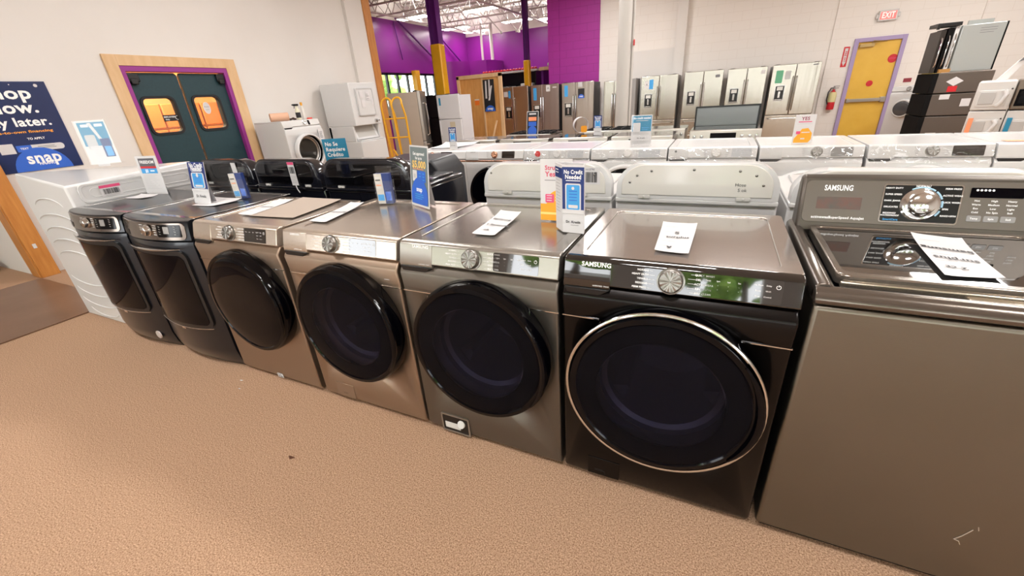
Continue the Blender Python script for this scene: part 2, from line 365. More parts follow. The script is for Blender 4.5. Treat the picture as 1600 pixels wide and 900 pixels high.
# things seen in the stockroom
sb = thing('stock_shelf', 'dark stock shelf with orange cartons seen through the right door window', 'shelf', (-8.3, 3.6, 0))
MB().box(-.3, .3, -.9, -.85, 0, 2.0).box(-.3, .3, .85, .9, 0, 2.0).box(-.3, .3, -.9, .9, .95, 1.0).box(-.3, .3, -.9, .9, 1.95, 2.0).box(-.3, .3, -.9, .9, 0.1, .15).build('rack', mat('dark_brown_rack', '#4a2a18', .6), sb)
q = MB()
for i in range(5):
    for j in range(2): q.box(-.25, .25, -.8 + i * .32, -.8 + i * .32 + .29, 1.0 + j * .4, 1.0 + j * .4 + .37)
ql = thing('added_stockroom_lamp', 'unseen warm lamp added to light the orange stockroom', 'lamp', (-7.6, 2.6, 2.88)); MB().lathe([(0, .1), (.05, .1), (.18, 0), (.17, -.01), (0, .06)], (0, 0, 0), 'z', 24).build('shade', WHITEP, ql)
sl = bpy.data.lights.new('added_stockroom_light', 'POINT'); sl.energy = 330; sl.color = (1.0, .80, .55); sl.shadow_soft_size = .08; so = bpy.data.objects.new('added_stockroom_light', sl); COL.objects.link(so); so.location = (-7.6, 2.6, 2.8)  # unseen warm point light, added to brighten the enclosed stockroom
q.build('cartons', mat('orange_carton', '#d98340', .7), sb, bevel=.01)
# stained corner post and opening trim
put('corner_post', 'orange stained wooden post at the wall corner below the blue poster', 'post', MB().box(XL - .10, XL + .11, .335, .36, 0, 2.3).box(XL, XL + .13, .345, .50, 0, 1.32), WOOD, bevel=.004)
put('opening_casing', 'tall knotty pine casing at the end of the white left wall', 'trim', MB().box(XL - .16, XL + .1, 6.40, 6.60, 0, CEIL), WOOD, bevel=.005)
put('switch_plate', 'small white plate screwed to the orange corner post', 'plate', MB().box(XL + .13, XL + .137, .40, .43, .33, .38), PAPER, bevel=.002)
# floor mat
put('floor_mat', 'large flat brown mat on the carpet at far left', 'mat', MB().box(-6.2, -4.445, -2.6, .325, .0005, .012), mat('brown_mat', '#7d5f4c', .35, noise=(3, '#6a4c3a', .3), bump=(60, .05)), bevel=.003)
# trusses of the hall roof
def truss(loc, length, n, h, zt, rot=0):
    t = MB(); t.box(0, length, -.03, .03, zt - .05, zt).box(0, length, -.03, .03, zt - h - .04, zt - h)
    for k in range(n):
        a = length * k / n; b = length * (k + .5) / n; c = length * (k + 1) / n
        t.tube([(a, 0, zt - .03), (b, 0, zt - h)], .014, 6); t.tube([(b, 0, zt - h), (c, 0, zt - .03)], .014, 6)
    o = t.build('roof_truss', WHITEP); o.location = loc; o.rotation_euler = (0, 0, rot); return o
tr = truss((XH + .02, 7.3, 0), 8.4, 12, .45, CEIL - .06); tag(tr, 'white open web roof truss nearest the showroom opening', 'truss', 'roof trusses')
for k, y in enumerate((8.7, 10.1, 11.5, 12.9, 14.3, 15.7)):
    o = copy_tree(tr); o.location = (XH + .02, y, 0); o['label'] = 'white open web roof truss spanning the purple hall ceiling'
tr['label'] = 'white open web roof truss spanning the purple hall ceiling'
for k, (x, lb) in enumerate(((-9.0, 'white roof girder along the purple window wall'), (-6.0, 'white roof girder above the middle purple column'))):
    o = truss((x, 6.7, 0), 10.4, 14, .62, CEIL - .1, PI / 2); o.name = 'roof_girder'; tag(o, lb, 'girder')
# ceiling fixtures: in view in the hall, and the rows over the showroom
FIXDIF = mat('lit_diffuser', '#fff6ea', .5, emit=LAMP)
def fixture(x, y, z, label, sx=1.15, sy=.42, group=None):
    t = thing('ceiling_light', label, 'ceiling light', (x, y, z), 0, group)
    h = MB().prism([(-sx/2, 0), (sx/2, 0), (sx/2 - .06, .07), (-sx/2 + .06, .07)], 'y', -sy/2, sy/2); h.build('housing', WHITEP, t)
    MB().box(-sx/2 + .03, sx/2 - .03, -sy/2 + .03, sy/2 - .03, -.012, -.0005).build('diffuser', FIXDIF, t)
    r = MB().tube([(-sx/3, 0, .07), (-sx/3, 0, CEIL - z)], .006, 6).tube([(sx/3, 0, .07), (sx/3, 0, CEIL - z)], .006, 6); r.build('hanger', WHITEP, t)
    return t
HALL = [(-9.1, 12.0, 'lit ceiling fixture above the far windows, leftmost in the purple hall'), (-6.85, 12.5, 'lit ceiling fixture near the top of the picture between the purple columns'),
        (-9.35, 15.0, 'lit ceiling fixture above the lower end of the window wall'), (-9.2, 16.4, 'smallest lit ceiling fixture deep in the hall corner'),
        (-6.9, 15.4, 'lit ceiling fixture left of the narrow far column'), (-5.6, 15.9, 'lit ceiling fixture right of the narrow far column')]
for x, y, lb in HALL:
    fixture(x, y, 4.06, lb)
    for sg, en in ((0, 15), (PI, 13)):      # fixture light down, and an added upward light that brightens the deck
        ld = bpy.data.lights.new('fixture_and_deck_fill', 'AREA'); ld.shape = 'RECTANGLE'; ld.size = 1.0; ld.size_y = .3; ld.energy = en; ld.color = (1, .985, .965)
        lo = bpy.data.objects.new('fixture_and_deck_fill', ld); COL.objects.link(lo); lo.location = (x, y, 4.03 if sg == 0 else 4.15); lo.rotation_euler = (sg, 0, 0)
for k, (ax, ay, af) in enumerate(AREAS):
    fixture(ax, ay, 4.14, 'lit high-bay fixture above the showroom floor', 1.24, .54, 'high-bay fixtures above the showroom')
# steel columns of the hall
def hcol(name, label, x, y, wd, split, rot, top=CEIL, topc=None):
    t = thing(name, label, 'column', (x, y, 0), rot)
    a = MB(); w2 = wd / 2
    sec = [(-w2, -w2), (w2, -w2), (w2, -w2 + .02), (.012, -w2 + .02), (.012, w2 - .02), (w2, w2 - .02), (w2, w2), (-w2, w2), (-w2, w2 - .02), (-.012, w2 - .02), (-.012, -w2 + .02), (-w2, -w2 + .02)]
    sec = [(p[1], p[0]) for p in sec]
    a.prism(sec, 'z', split, top); a.build('shaft', mat('dark_purple_steel', '#5f1c72', .35), t)
    MB().box(-w2 - .02, w2 + .02, -w2 - .02, w2 + .02, 0, split).build('yellow_guard', YELLOWP, t, bevel=.03)
    return t
hcol('steel_column', 'wide purple steel column with yellow lower guard before the windows', -6.33, 9.0, .24, 2.83, .1)
hcol('steel_column', 'narrow purple steel column with yellow base behind the refrigerators', -5.35, 12.5, .15, 2.52, 0)
put('window_post', 'short yellow post standing against the far windows', 'post', MB().box(XH + .02, XH + .2, 12.9, 13.15, 0, 2.62), YELLOWP)
for k, (p0, p1, lb) in enumerate((((XH + .12, 12.3, 4.2), (XH + .12, 15.2, 2.6), 'dark purple diagonal brace behind the wide column'), ((XH + .12, 14.5, 4.1), (XH + .12, 16.6, 2.9), 'dark purple diagonal brace right of the wide column'), ((XH + .1, 12.2, 4.1), (XH + .1, 12.4, 2.95), 'thin dark conduit running down the purple window wall'))):
    put('wall_brace', lb, 'brace', MB().tube([p0, p1], .035 if k < 2 else .02, 8), mat('dark_purple_steel', '#4a1458', .35))
put('wall_pipe', 'white pipes running down in the corner of the purple hall', 'pipe', MB().tube([(-8.9, 16.2, 4.3), (-8.9, 16.2, 2.9)], .05, 10).tube([(-8.55, 16.4, 4.3), (-8.55, 16.4, 2.9)], .07, 10), WHITEP)
for k, (x, y, a) in enumerate(((-7.9, 15.0, .5), (-7.3, 15.1, .5), (-6.5, 15.3, -.3), (-4.9, 13.6, .6))):
    put('sprinkler_drop', 'white slanted sprinkler drop pipe below the hall roof', 'pipe', MB().tube([(x - .05, y, CEIL - .01), (x, y, 4.25), (x + a, y, 3.72)], .022, 6).cyl((x + a, y, 3.66), (x + a, y, 3.74), .045, seg=10), WHITEP, 'slanted sprinkler drops')
put('round_column', 'tall grey-white round steel column in front of the block wall', 'column', MB().cyl((-1.12, 6.6, 0), (-1.12, 6.6, CEIL), .118, seg=32).tube([(-.99, 6.56, 0), (-.99, 6.56, CEIL)], .02, 8), mat('grey_white_paint', '#bdb8b2', .45))
rs = put('column_sticker', 'small red sticker on the round column', 'sticker', MB().box(-.975, -.962, 6.52, 6.58, 2.12, 2.2), REDI)

# trees outside the windows
LEAF = mat('leaves', '#b4d66a', .8, noise=(5, '#6f9a3c', .25), bump=(9, 1.0))
def tree(x, y, s, label, g=None, seed=0):
    t = thing('leafy_tree', label, 'tree', (x, y, 0), 0, g)
    MB().tube([(0, 0, -.2), (.05, .05, s * .8), (0, .1, s * 1.3)], [.18, .12, .06], 8).build('trunk', mat('bark', '#5a4634', .9), t)
    rnd = random.Random(seed); c = MB()
    for k in range(26):
        a = rnd.random() * 6.28; rr = rnd.random() ** .5 * s * .9; px, py, pz = rr * math.cos(a), rr * math.sin(a), s * (.9 + rnd.random() * 1.3); q = s * (.13 + .14 * rnd.random())
        c.lathe([(0.001, -q), (q*.6, -q*.75), (q, -q*.1), (q*.8, q*.6), (0.001, q)], (px, py, pz), 'z', 9)
    c.build('crown', LEAF, t); return t
for k in range(3): tree(-17.5, 10.5 + k * 4.6, 1.5, 'leafy green tree outside the far windows', 'trees outside the far windows', k)
for k in range(4): tree(-8 + k * 4.8, -11.5, 2.1, 'leafy green tree outside the shop front', 'trees outside the shop front', 20 + k)
structure('ground', MB().box(-40, 40, -40, 40, -.3, -.12), mat('asphalt', '#8d8a84', .9), 'pale parking lot outside the windows')

# ================================================================== WRITING HELPERS
def lettering(parent, items, name='lettering', off=.0, upv=(0, 0, 1), ux=(1, 0, 0)):
    """items: (text, x, y, z, size, matindex); mats given by parent call"""
    mb = MB()
    for it in items:
        mb.use(it[5]).text(it[0], it[4], (it[1], it[2], it[3]), ux, upv, bold=(len(it) > 6 and it[6]), width=(it[7] if len(it) > 7 else None))
    return mb
class Face:
    """printed face drawn on the plane y = 0 looking to -y; x right, z up"""
    def __init__(s): s.mb = MB(); s.mats = []; s.k = 0
    def _m(s, m):
        if m not in s.mats: s.mats.append(m)
        s.mb.use(s.mats.index(m)); s.k += 1; return -.0004 - .00012 * s.k
    def rect(s, x0, z0, x1, z1, m, r=0):
        y = s._m(m)
        if r: pts = rrect((x0+x1)/2, (z0+z1)/2, x1-x0, z1-z0, r, 4)
        else: pts = [(x0, z0), (x1, z0), (x1, z1), (x0, z1)]
        s.mb.add([(p[0], y, p[1]) for p in pts], [tuple(range(len(pts)))]); return s
    def poly(s, pts, m):
        y = s._m(m); s.mb.add([(p[0], y, p[1]) for p in pts], [tuple(range(len(pts)))]); return s
    def disc(s, x, z, r, m, clip=None, n=36, a0=0, a1=360):
        pts = [(x + r*math.cos(math.radians(a0 + (a1-a0)*k/n)), z + r*math.sin(math.radians(a0 + (a1-a0)*k/n))) for k in range(n + (a1-a0 < 360))]
        if clip: pts = [(min(max(p[0], clip[0]), clip[2]), min(max(p[1], clip[1]), clip[3])) for p in pts]
        return s.poly(pts, m)
    def text(s, t, x, z, size, m, bold=True, width=None, rot=0):
        y = s._m(m); c, sn = math.cos(rot), math.sin(rot); s.mb.text(t, size, (x, y, z), (c, 0, sn), (-sn, 0, c), bold, width); return s
    def lines(s, x0, x1, z0, z1, n, m, h=.0016, rag=.3):
        rnd = random.Random(int(1000*(x1 + z1)))
        for k in range(n):
            z = z1 + (z0 - z1) * k / max(1, n - 1); s.rect(x0, z, x0 + (x1-x0) * (1 - rag*rnd.random()), z + h, m)
        return s
    def bars(s, x0, x1, z0, z1, m=None):
        rnd = random.Random(3); x = x0
        while x < x1:
            wd = rnd.choice((.0015, .0025, .004)); s.rect(x, z0, min(x + wd, x1), z1, m or INK); x += wd + rnd.choice((.0015, .002, .003))
        return s
    def build(s, parent, name='printed_face', loc=None, rot=None): return s.mb.build(name, s.mats, parent, recalc=False, loc=loc, rot=rot, smooth=10)
def stand_card(name, label, loc, rz, w_, h_, tilt, draw, m=PAPER, cat='sign', holder=None, th=.003, foot=.06):
    """leaning card with a face; holder adds a clear acrylic L stand"""
    t = thing(name, label, cat, loc, rz)
    st, ct = math.sin(tilt), math.cos(tilt)
    c = MB(); c.box(-w_/2, w_/2, 0, th, 0, h_); sheet = c.build('sheet', m, t, rot=(-tilt, 0, 0))
    if holder:
        a = MB(); a.box(-w_/2 - .004, w_/2 + .004, -.0085, -.0070, -.002, h_ + .004); a.box(-w_/2 - .004, w_/2 + .004, -.0035, foot, -.004, -.0015)
        a.build('acrylic_stand', ACRYL, t, rot=(-tilt, 0, 0) if tilt < .05 else (-tilt * .5, 0, 0))
    else:
        b = MB(); b.add([(-w_*.3, h_*.8*st + th, h_*.8*ct), (w_*.3, h_*.8*st + th, h_*.8*ct), (w_*.3, h_*.6*st + foot*.6, .001), (-w_*.3, h_*.6*st + foot*.6, .001)], [(0, 1, 2, 3)])
        b.build('easel_back', m, t)
    f = Face(); draw(f, w_, h_); f.build(t, rot=(-tilt, 0, 0)); return t

# ================================================================== APPLIANCE BUILDERS
def front_washer(label, cx, y0, H=.985, W=.70, D=.70, body=None, top=None, panel=None, ring=None, glass=None, chrome_ring=False,
                 r=.305, dx=0., dz=.545, hole=True, dial=0., disp=(.1, .3), brand=None, brandx=-.235, legends=None, rz=0, band=None, ringy=-.055,
                 display_mat=None, drawer=True, cat='washing machine', group=None, knob=None, name='front_load_washer', seam=True, light_seam=None, tray_inset=.055, open_hole=False, knobr=.037, film=False, accent=None):
    t = thing(name, label, cat, (cx, y0, 0), rz, group)
    h2 = W / 2; s = H - .985; gx = .0
    bp = [(.015, .012), (0, .04), (0, .79 + s), (-.007, .855 + s), (-.002, .866 + s), (.022, .892 + s), (.062, .895 + s), (.062, .972 + s), (D, .972 + s), (D, .012)]
    bo = MB().prism(bp, 'x', -h2, h2).build('body', body, t, bevel=.008, seg=3)
    if hole:
        cut = MB().cyl((dx, -.1, dz), (dx, .42, dz), .215, seg=48).build('cutter', body)
        cut.parent = t
        md = bo.modifiers.new('hole', 'BOOLEAN'); md.object = cut; md.operation = 'DIFFERENCE'; md.solver = 'EXACT'
        bpy.context.view_layer.update(); dg = bpy.context.evaluated_depsgraph_get()
        me = bpy.data.meshes.new_from_object(bo.evaluated_get(dg)); bo.modifiers.clear(); bo.data = me; me.name = 'body'
        bpy.data.objects.remove(cut)
        dm = MB(); dm.lathe([(.213, .0), (.208, .02), (.190, .03), (.190, .06), (.212, .07), (.212, .40), (.0, .405)], (dx, 0, dz), 'y', 48)
        dr = dm.build('drum', mat('drum_steel', '#a9a6a2', .3, metal=.9, bump=(70, .25)), t)
        lf = MB()
        for k in range(3):
            a = math.radians(100 + 120 * k); c, sn = math.cos(a), math.sin(a); n = (-sn, c)
            P = [(c*.207 + n[0]*e, sn*.207 + n[1]*e) for e in (-.035, .035)] + [(c*.155 + n[0]*.008, sn*.155 + n[1]*.008), (c*.155 - n[0]*.008, sn*.155 - n[1]*.008)]
            lf.prism([(dx + p[0], dz + p[1]) for p in P], 'y', .09, .39)
        lf.build('drum_paddle', GREYP, t)
    # top plate with sunk field
    i = tray_inset; z1 = H; zt = .972 + s
    tp = MB(); bevel_poly_ring(rrect(0, (.06 + D)/2, W, D - .06, .012, 3), rrect(0, (.085 + D - .03)/2, W - 2*i, D - .03 - .085 - .02, .03, 3), 'z', zt, z1, tp)
    tp.box(-h2 + i - .005, h2 - i + .005, .08, D - .03, zt, z1 - .005)
    tp.build('top_panel', top, t, bevel=.003)
    # control panel, leaning back
    def py(z): return .006 + (z - s - .9) * (.022 / .078)
    pn = MB().prism([(.062, .8925 + s), (.022, .8925 + s), (.006, .9 + s), (.028, .976 + s), (.04, .984 + s), (.066, H + .0005), (.066, .8925 + s)], 'x', -h2 + .001, h2 - .001)
    pn.build('control_panel', panel, t, bevel=.006, seg=3)
    up = Vector((0, .022, .078)).normalized()
    if drawer:
        dw = MB().prism([(.03, .884 + s), (.006, .884 + s), (.0045, .9 + s), (.0265, .976 + s), (.03, .976 + s)], 'x', -h2 + .003, -h2 + .165); dw.build('detergent_drawer', panel, t, bevel=.003)
        MB().prism([(-h2 + .008, .888 + s), (-h2 + .165, .888 + s), (-h2 + .125, .861 + s), (-h2 + .02, .861 + s)], 'y', -.001, .03).build('drawer_grip', BLACK, t, bevel=.002)
    if accent: MB().box(-h2 + .004, h2 - .004, -.004, .02, .868 + s, .884 + s).build('accent_strip', accent, t, bevel=.004)
    # dial
    zc = .940 + s; n = Vector((0, -.078, .022)).normalized()
    kd = MB(); kr = knobr; prof = [(kr + .005, 0), (kr + .005, .003), (kr, .004), (kr - .001, .020), (kr - .004, .0235), (kr - .006, .024), (.001, .0235)]
    seg = 48; vs = []; fs = []; c0 = Vector((dial, py(zc) , zc)); ux = Vector((1, 0, 0))
    for k in range(seg):
        a = 2*PI*k/seg
        for qq, (rr, hh) in enumerate(prof): vs.append(c0 + ux*rr*math.cos(a) + up*rr*math.sin(a) + n*(hh + (.0016*math.sin(6*a) if qq == 5 else 0)))   # spun face with radial facets
    for k in range(seg):
        j = (k+1) % seg
        for q_ in range(len(prof)-1): fs.append((k*len(prof)+q_, k*len(prof)+q_+1, j*len(prof)+q_+1, j*len(prof)+q_))
    kd.add(vs, fs); kd.build('dial', knob or BRUSHK, t)
    dk = MB(); p = len(prof)
    # display
    dz0, dz1 = .912 + s, .968 + s
    mb = MB(); pts = rrect((disp[0]+disp[1])/2, 0, disp[1]-disp[0], .070, .006, 3); c0 = Vector((0, py(.94 + s) - .0012, .94 + s))
    mb.add([c0 + ux*p_[0] + up*p_[1] for p_ in pts], [tuple(range(len(pts)))]); ds = mb.build('display', display_mat or GLOSSB, t, recalc=False)
    def P(x, z, o=.0012): return Vector((x, py(z + s) - o, z + s))
    tx = MB()
    if brand: tx.text(brand[0], brand[1], P(brandx, .967, .0018), ux, up, True)
    if brand: tx.text('SUPERSPEED  STEAM', .006, P(brandx + .02, .899, .0022), ux, up)
    for q_, s_ in enumerate(legends or []):
        side = -1 if q_ < 5 else 1; k = q_ % 5; z = .966 - k*.0135
        wd = .0062 * len(s_) * .62; tx.text(s_, .0082, P(dial + side*(.075 + wd/2) + (0 if side < 0 else 0), z), ux, up, True)
        a0 = dial + side * .072; a1 = dial + side * (.049 if k not in (0, 4) else .056)
        tx.add([P(a0, z - .0004), P(a1, z - .0004), P(a1, z + .0004), P(a0, z + .0004)], [(0, 1, 2, 3)])
    for k in range(4):
        for j in range(3): tx.text(('Temp', 'Spin', 'Soil', 'Set')[k] if j == 0 else '-', .006, P(disp[0] + .02 + k*.028, .955 - j*.012, .0022), ux, up)
    for k in range(2):
        for j in range(3): tx.text((('Pre Wash', 'Steam', 'Rinse'), ('Delay', 'Wi-Fi', 'Control'))[k][j], .0058, P(disp[1] - .062 + k*.026, .957 - j*.016, .0022), ux, up)
    pc = P(disp[1] - .012, .955, .0022); tx.add([pc + (ux*math.cos(a) + up*math.sin(a))*rr for k in range(18) for a in (2.0 + k*.34,) for rr in (.0048, .006)], [(2*k, 2*k+2, 2*k+3, 2*k+1) for k in range(17)])
    tx.add([pc + ux*a + up*b for a, b in ((-.0006, .001), (.0006, .001), (.0006, .007), (-.0006, .007))], [(0, 1, 2, 3)])
    tx.build('panel_lettering', WINK if (panel not in (WHITE, WHITE2)) else GREYI, t, recalc=False)
    # seam line
    if seam:
        MB().box(-h2 - .0003, dx - r*.70, -.0016, .004, .771 + s, .7745 + s).build('seam_trim', light_seam or CHROME, t); MB().box(dx + r*.70, h2 + .0003, -.0016, .004, .771 + s, .7745 + s).build('seam_trim', light_seam or CHROME, t)
    # door: ring, glass, handle ridge
    rg = MB(); yb = 0.0; yf = ringy - .02
    rg.lathe([(r - .045, yb), (r - .004, yb), (r, yb - .012), (r - .002, ringy), (r - .012, yf), (r - .028, yf - .003), (r - .036, yf + .004)], (dx, 0, dz), 'y', 72)
    rg.build('door_ring', ring, t)
    if open_hole: return t
    gl = MB(); R = r - .030
    gl.lathe([(.0, yf - .012), (R*.35, yf - .011), (R*.7, yf - .008), (R*.93, yf - .003), (R, yf + .002)], (dx, 0, dz), 'y', 72)
    gl.build('door_glass', glass, t)
    if hole:   # black mask around the porthole and the clear bowl behind it
        mk = MB(); mk.lathe([(.21, yf + .010), (R - .003, yf + .008)], (dx, 0, dz), 'y', 72); mk.build('door_mask', MASKB, t)
        bw_ = MB(); bw_.lathe([(.205, yf + .012), (.195, -.01), (.175, .035), (.12, .062), (0.0, .070)], (dx, 0, dz), 'y', 48); bw_.build('porthole_bowl', see_thru('bowl_glass', '#c9c9d2', .96), t)
    hd = MB(); pts = []
    for k in range(13):
        a = math.radians(-38 + 76*k/12); e = math.sin(PI*k/12); rr = r - .012; pts.append((dx + rr*math.cos(a), yf - .002 - .006*e, dz + rr*math.sin(a)))
    hd.tube(pts, [.004 + .009*math.sin(PI*k/12) for k in range(13)], 8).build('door_handle', ring, t)
    if chrome_ring:
        cr = MB(); cr.tube([(dx + (r + .001)*math.cos(2*PI*k/72), ringy - .010, dz + (r + .001)*math.sin(2*PI*k/72)) for k in range(72)], .0062, 8, closed=True); cr.build('chrome_rim', CHROME, t)
    if film:
        fm = MB(); nx, nz = 24, 8; rnd = random.Random(int(cx*100)); vs = []
        for i_ in range(nx + 1):
            for j_ in range(nz + 1):
                x = -h2 + .01 + (W - .02)*i_/nx; z = .86 + s + .13*j_/nz; vs.append((x, min(py(z) if z < .98 + s else .028, .03) - .012 - .01*rnd.random() - .012*abs(math.sin(x*9 + z*30)), z))
        fm.add(vs, [(i_*(nz+1)+j_, (i_+1)*(nz+1)+j_, (i_+1)*(nz+1)+j_+1, i_*(nz+1)+j_+1) for i_ in range(nx) for j_ in range(nz)])
        fm.build('plastic_film', FILM, t, recalc=False, smooth=25)
    return t

def filter_sticker(t, x, z=.03, w_=.05, h_=.03):
    f = Face(); f.rect(x, z, x + w_, z + h_, PAPER).bars(x + .004, x + w_ - .004, z + .004, z + .012).lines(x + .004, x + w_ - .004, z + .018, z + .024, 2, INK); f.build(t, 'rating_label', loc=(0, -.001, 0))
def access_flap(t, x0, x1, z0, z1, m):
    MB().box(x0, x1, -.0025, .004, z0, z1).build('filter_flap', m, t, bevel=.001)

def bow_dryer(label, cx, y0, body, dark, badge=False, H=.985, W=.70, D=.70):
    t = thing('bow_front_dryer', label, 'dryer', (cx, y0, 0)); h2 = W/2
    def loop(z, k, yo=0., inset=0.):
        L = []
        for i in range(17):
            x = -h2 + W*i/16; L.append((x*(1 - inset), yo - .058*k*(1 - (x/h2)**2), z))
        return L + [(h2*(1-inset), D, z), (-h2*(1-inset), D, z)]
    b = MB().loft([loop(0.0, .45, .03), loop(.05, .8, .012), (loop(.13, 1)), loop(.84, 1), loop(.862, .95, .004), loop(.87, .85, .02)])
    b.build('body', body, t, smooth=30)
    c = MB().loft([loop(.866, .95, .010), loop(.874, 1.08, 0), loop(.970, 1.0, .012), loop(.981, .97, .02), loop(.986, .9, .035)]); c.build('console', body, t, smooth=30)
    def cf(x, z): return -.058*(1.08 - (z - .874)*.83)*(1 - (x/h2)**2) + (z - .874)*(.012/.096) - .0035
    pl = MB().strip(-h2 + .006, h2 - .02, .878, .974, .03, cf, .006); pl.build('control_panel', mat('smoked_chrome', '#8a8078', .16, metal=.95), t)
    k = MB(); x0 = .055; z0 = .932; yk = cf(x0, z0)
    k.lathe([(.034, 0), (.034, -.006), (.028, -.008), (.026, -.026), (.020, -.029), (0, -.028)], (x0, yk, z0), 'y', 32); k.build('dial', CHROME, t)
    MB().strip(.135, .305, .895, .965, .008, lambda x, z: cf(x, z) - .0015, .003).build('display', GLOSSB, t)
    MB().strip(.185, .225, .915, .955, .004, lambda x, z: cf(x, z) - .003, .003).build('screen', mat('lit_grey_screen', '#8c8a88', .2), t)
    MB().strip(-h2 + .02, -h2 + .15, .888, .918, .006, lambda x, z: cf(x, z) - .002, .003).build('drawer_grip', BLACK, t)
    tx = MB()
    for i in range(5):
        for sd in (-1, 1):
            x = x0 + sd*.062; z = .960 - i*.013; tx.text('NORMAL DELICATE BULKY SHEETS WHITES'.split()[i], .008, (x, cf(x, z) - .002, z), bold=True)
    for i in range(2):
        for j in range(4): x = .158 + i*.11; z = .955 - j*.014; tx.text('Temp Time Steam Start'.split()[j], .008, (x, cf(x, z) - .004, z))
    tx.build('panel_lettering', WINK, t, recalc=False)
    def df(o): return lambda x, z: -.058*(1 - (x/h2)**2) - o
    MB().strip(-.315, .285, .300, .812, .05, df(.012), .014, n=40, m=10).build('door', dark, t)
    gl = MB().strip(-.285, .262, .318, .785, .04, df(.0145), .003, n=40, m=10); gl.build('door_glass', BLACKG, t)
    ar = MB(); ar.tube([(x, -.058*(1-(x/h2)**2) - .018 - .012*(1 - (x/.3)**2), .822 + .006*(x/.3)**2) for x in [-.29 + .57*i/20 for i in range(21)]], [.002 + .005*math.sin(PI*i/20) for i in range(21)], 8); ar.build('door_handle', CHROME, t)
    ar = MB(); ar.tube([(x, -.058*(1-(x/h2)**2) - .013, .297 - .010*(1 - (x/.3)**2)) for x in [-.30 + .575*i/20 for i in range(21)]], .0028, 6); ar.build('chrome_edge', CHROME, t)
    f = MB().box(-.04, 0.0, -.063, -.05, .262, .279); f.build('door_tag', CHROME, t)
    if badge:
        MB().lathe([(0, -.008), (.030, -.007), (.032, 0)], (.225, -.058*(1-(.245/h2)**2) , .105), 'y', 28).build('round_badge', mat('grey_badge', '#b3a7a2', .4), t)
    tp = MB(); tp.box(-h2, h2, .05, D, .972, .9835); bevel_poly_ring(rrect(0, .375, W - .004, .645, .01, 3), rrect(0, .375, W - .05, .58, .03, 3), 'z', .98, .988, tp)
    tp.build('top_panel', TOPD, t, bevel=.002)
    return t

def rear_top_loader(label, x0, x1, y0, body, face, screws, ztop=1.155, window=None, cat='washing machine', group=None, rz=0, thick=.12):
    """top-loader seen from behind: deck, tall console with rounded shoulders, back panel with screws"""
    cx = (x0 + x1)/2; h2 = (x1 - x0)/2; t = thing('top_load_washer', label, cat, (cx, y0, 0), rz, group)
    MB().box(-h2, h2, .015, .68, .02, .945).build('cabinet', body, t, bevel=.01)
    MB().box(-h2, h2, .0, .68, .942, .968).build('deck', body, t, bevel=.008, seg=3)
    MB().box(-h2 + .06, h2 - .06, .16, .64, .966, .982).build('lid', body, t, bevel=.006)
    H = ztop - .965; k = min(.13, H*.72)
    pts = [(-h2 + .004, .966)] + [(-h2 + .004 + .13*(1 - math.cos(a)) , ztop - k + k*math.sin(a)) for a in [math.radians(8 + 82*i/9) for i in range(10)]]
    pts = [(x, z) for x, z in pts]; pts = pts + [(-p[0], p[1]) for p in reversed(pts)]
    inn = [(p[0]*.94, .966 + (p[1] - .966)*.955) for p in pts]; bk = [(p[0]*.96, .966 + (p[1] - .966)*.90) for p in pts]
    sh = MB(); n = len(pts)
    L = [[(p[0], .0, p[1]) for p in inn], [(p[0], .006, p[1]) for p in pts], [(p[0], thick*.6, p[1]) for p in pts], [(p[0], thick, p[1]) for p in bk]]
    sh.loft(L); sh.build('console', body, t, smooth=50)
    fp = [(p[0]*.925, .985 + (p[1] - .966)*.86) for p in pts]
    MB().prism(fp, 'y', -.004, .002).build('back_panel', face, t, bevel=.003)
    sc_ = MB()
    for (sx, sz) in screws: sc_.lathe([(0, -.0045), (.004, -.0040), (.0062, -.002), (.0062, 0)], (sx, -.004, sz), 'y', 12)
    if screws: sc_.build('screws', mat('zinc_screw', '#8d8a86', .3, metal=.9), t)
    for sd in (-1, 1):
        hb = MB(); hb.box(sd*.23 - .03, sd*.23 + .03, -.008, .0, .968, .985); hb.lathe([(0, -.004), (.006, -.003), (.006, 0)], (sd*.23, -.008, .977), 'y', 10); hb.build('hinge_bracket', mat('hinge_plate', '#c8c6c2', .4), t, bevel=.002)
    if window:
        MB().prism(rrect(0, (.992 + ztop - .035)/2, 2*h2 - .13, ztop - .035 - .992, .045, 6), 'y', -.007, -.002).build('glossy_panel', window, t, bevel=.002)
    return t
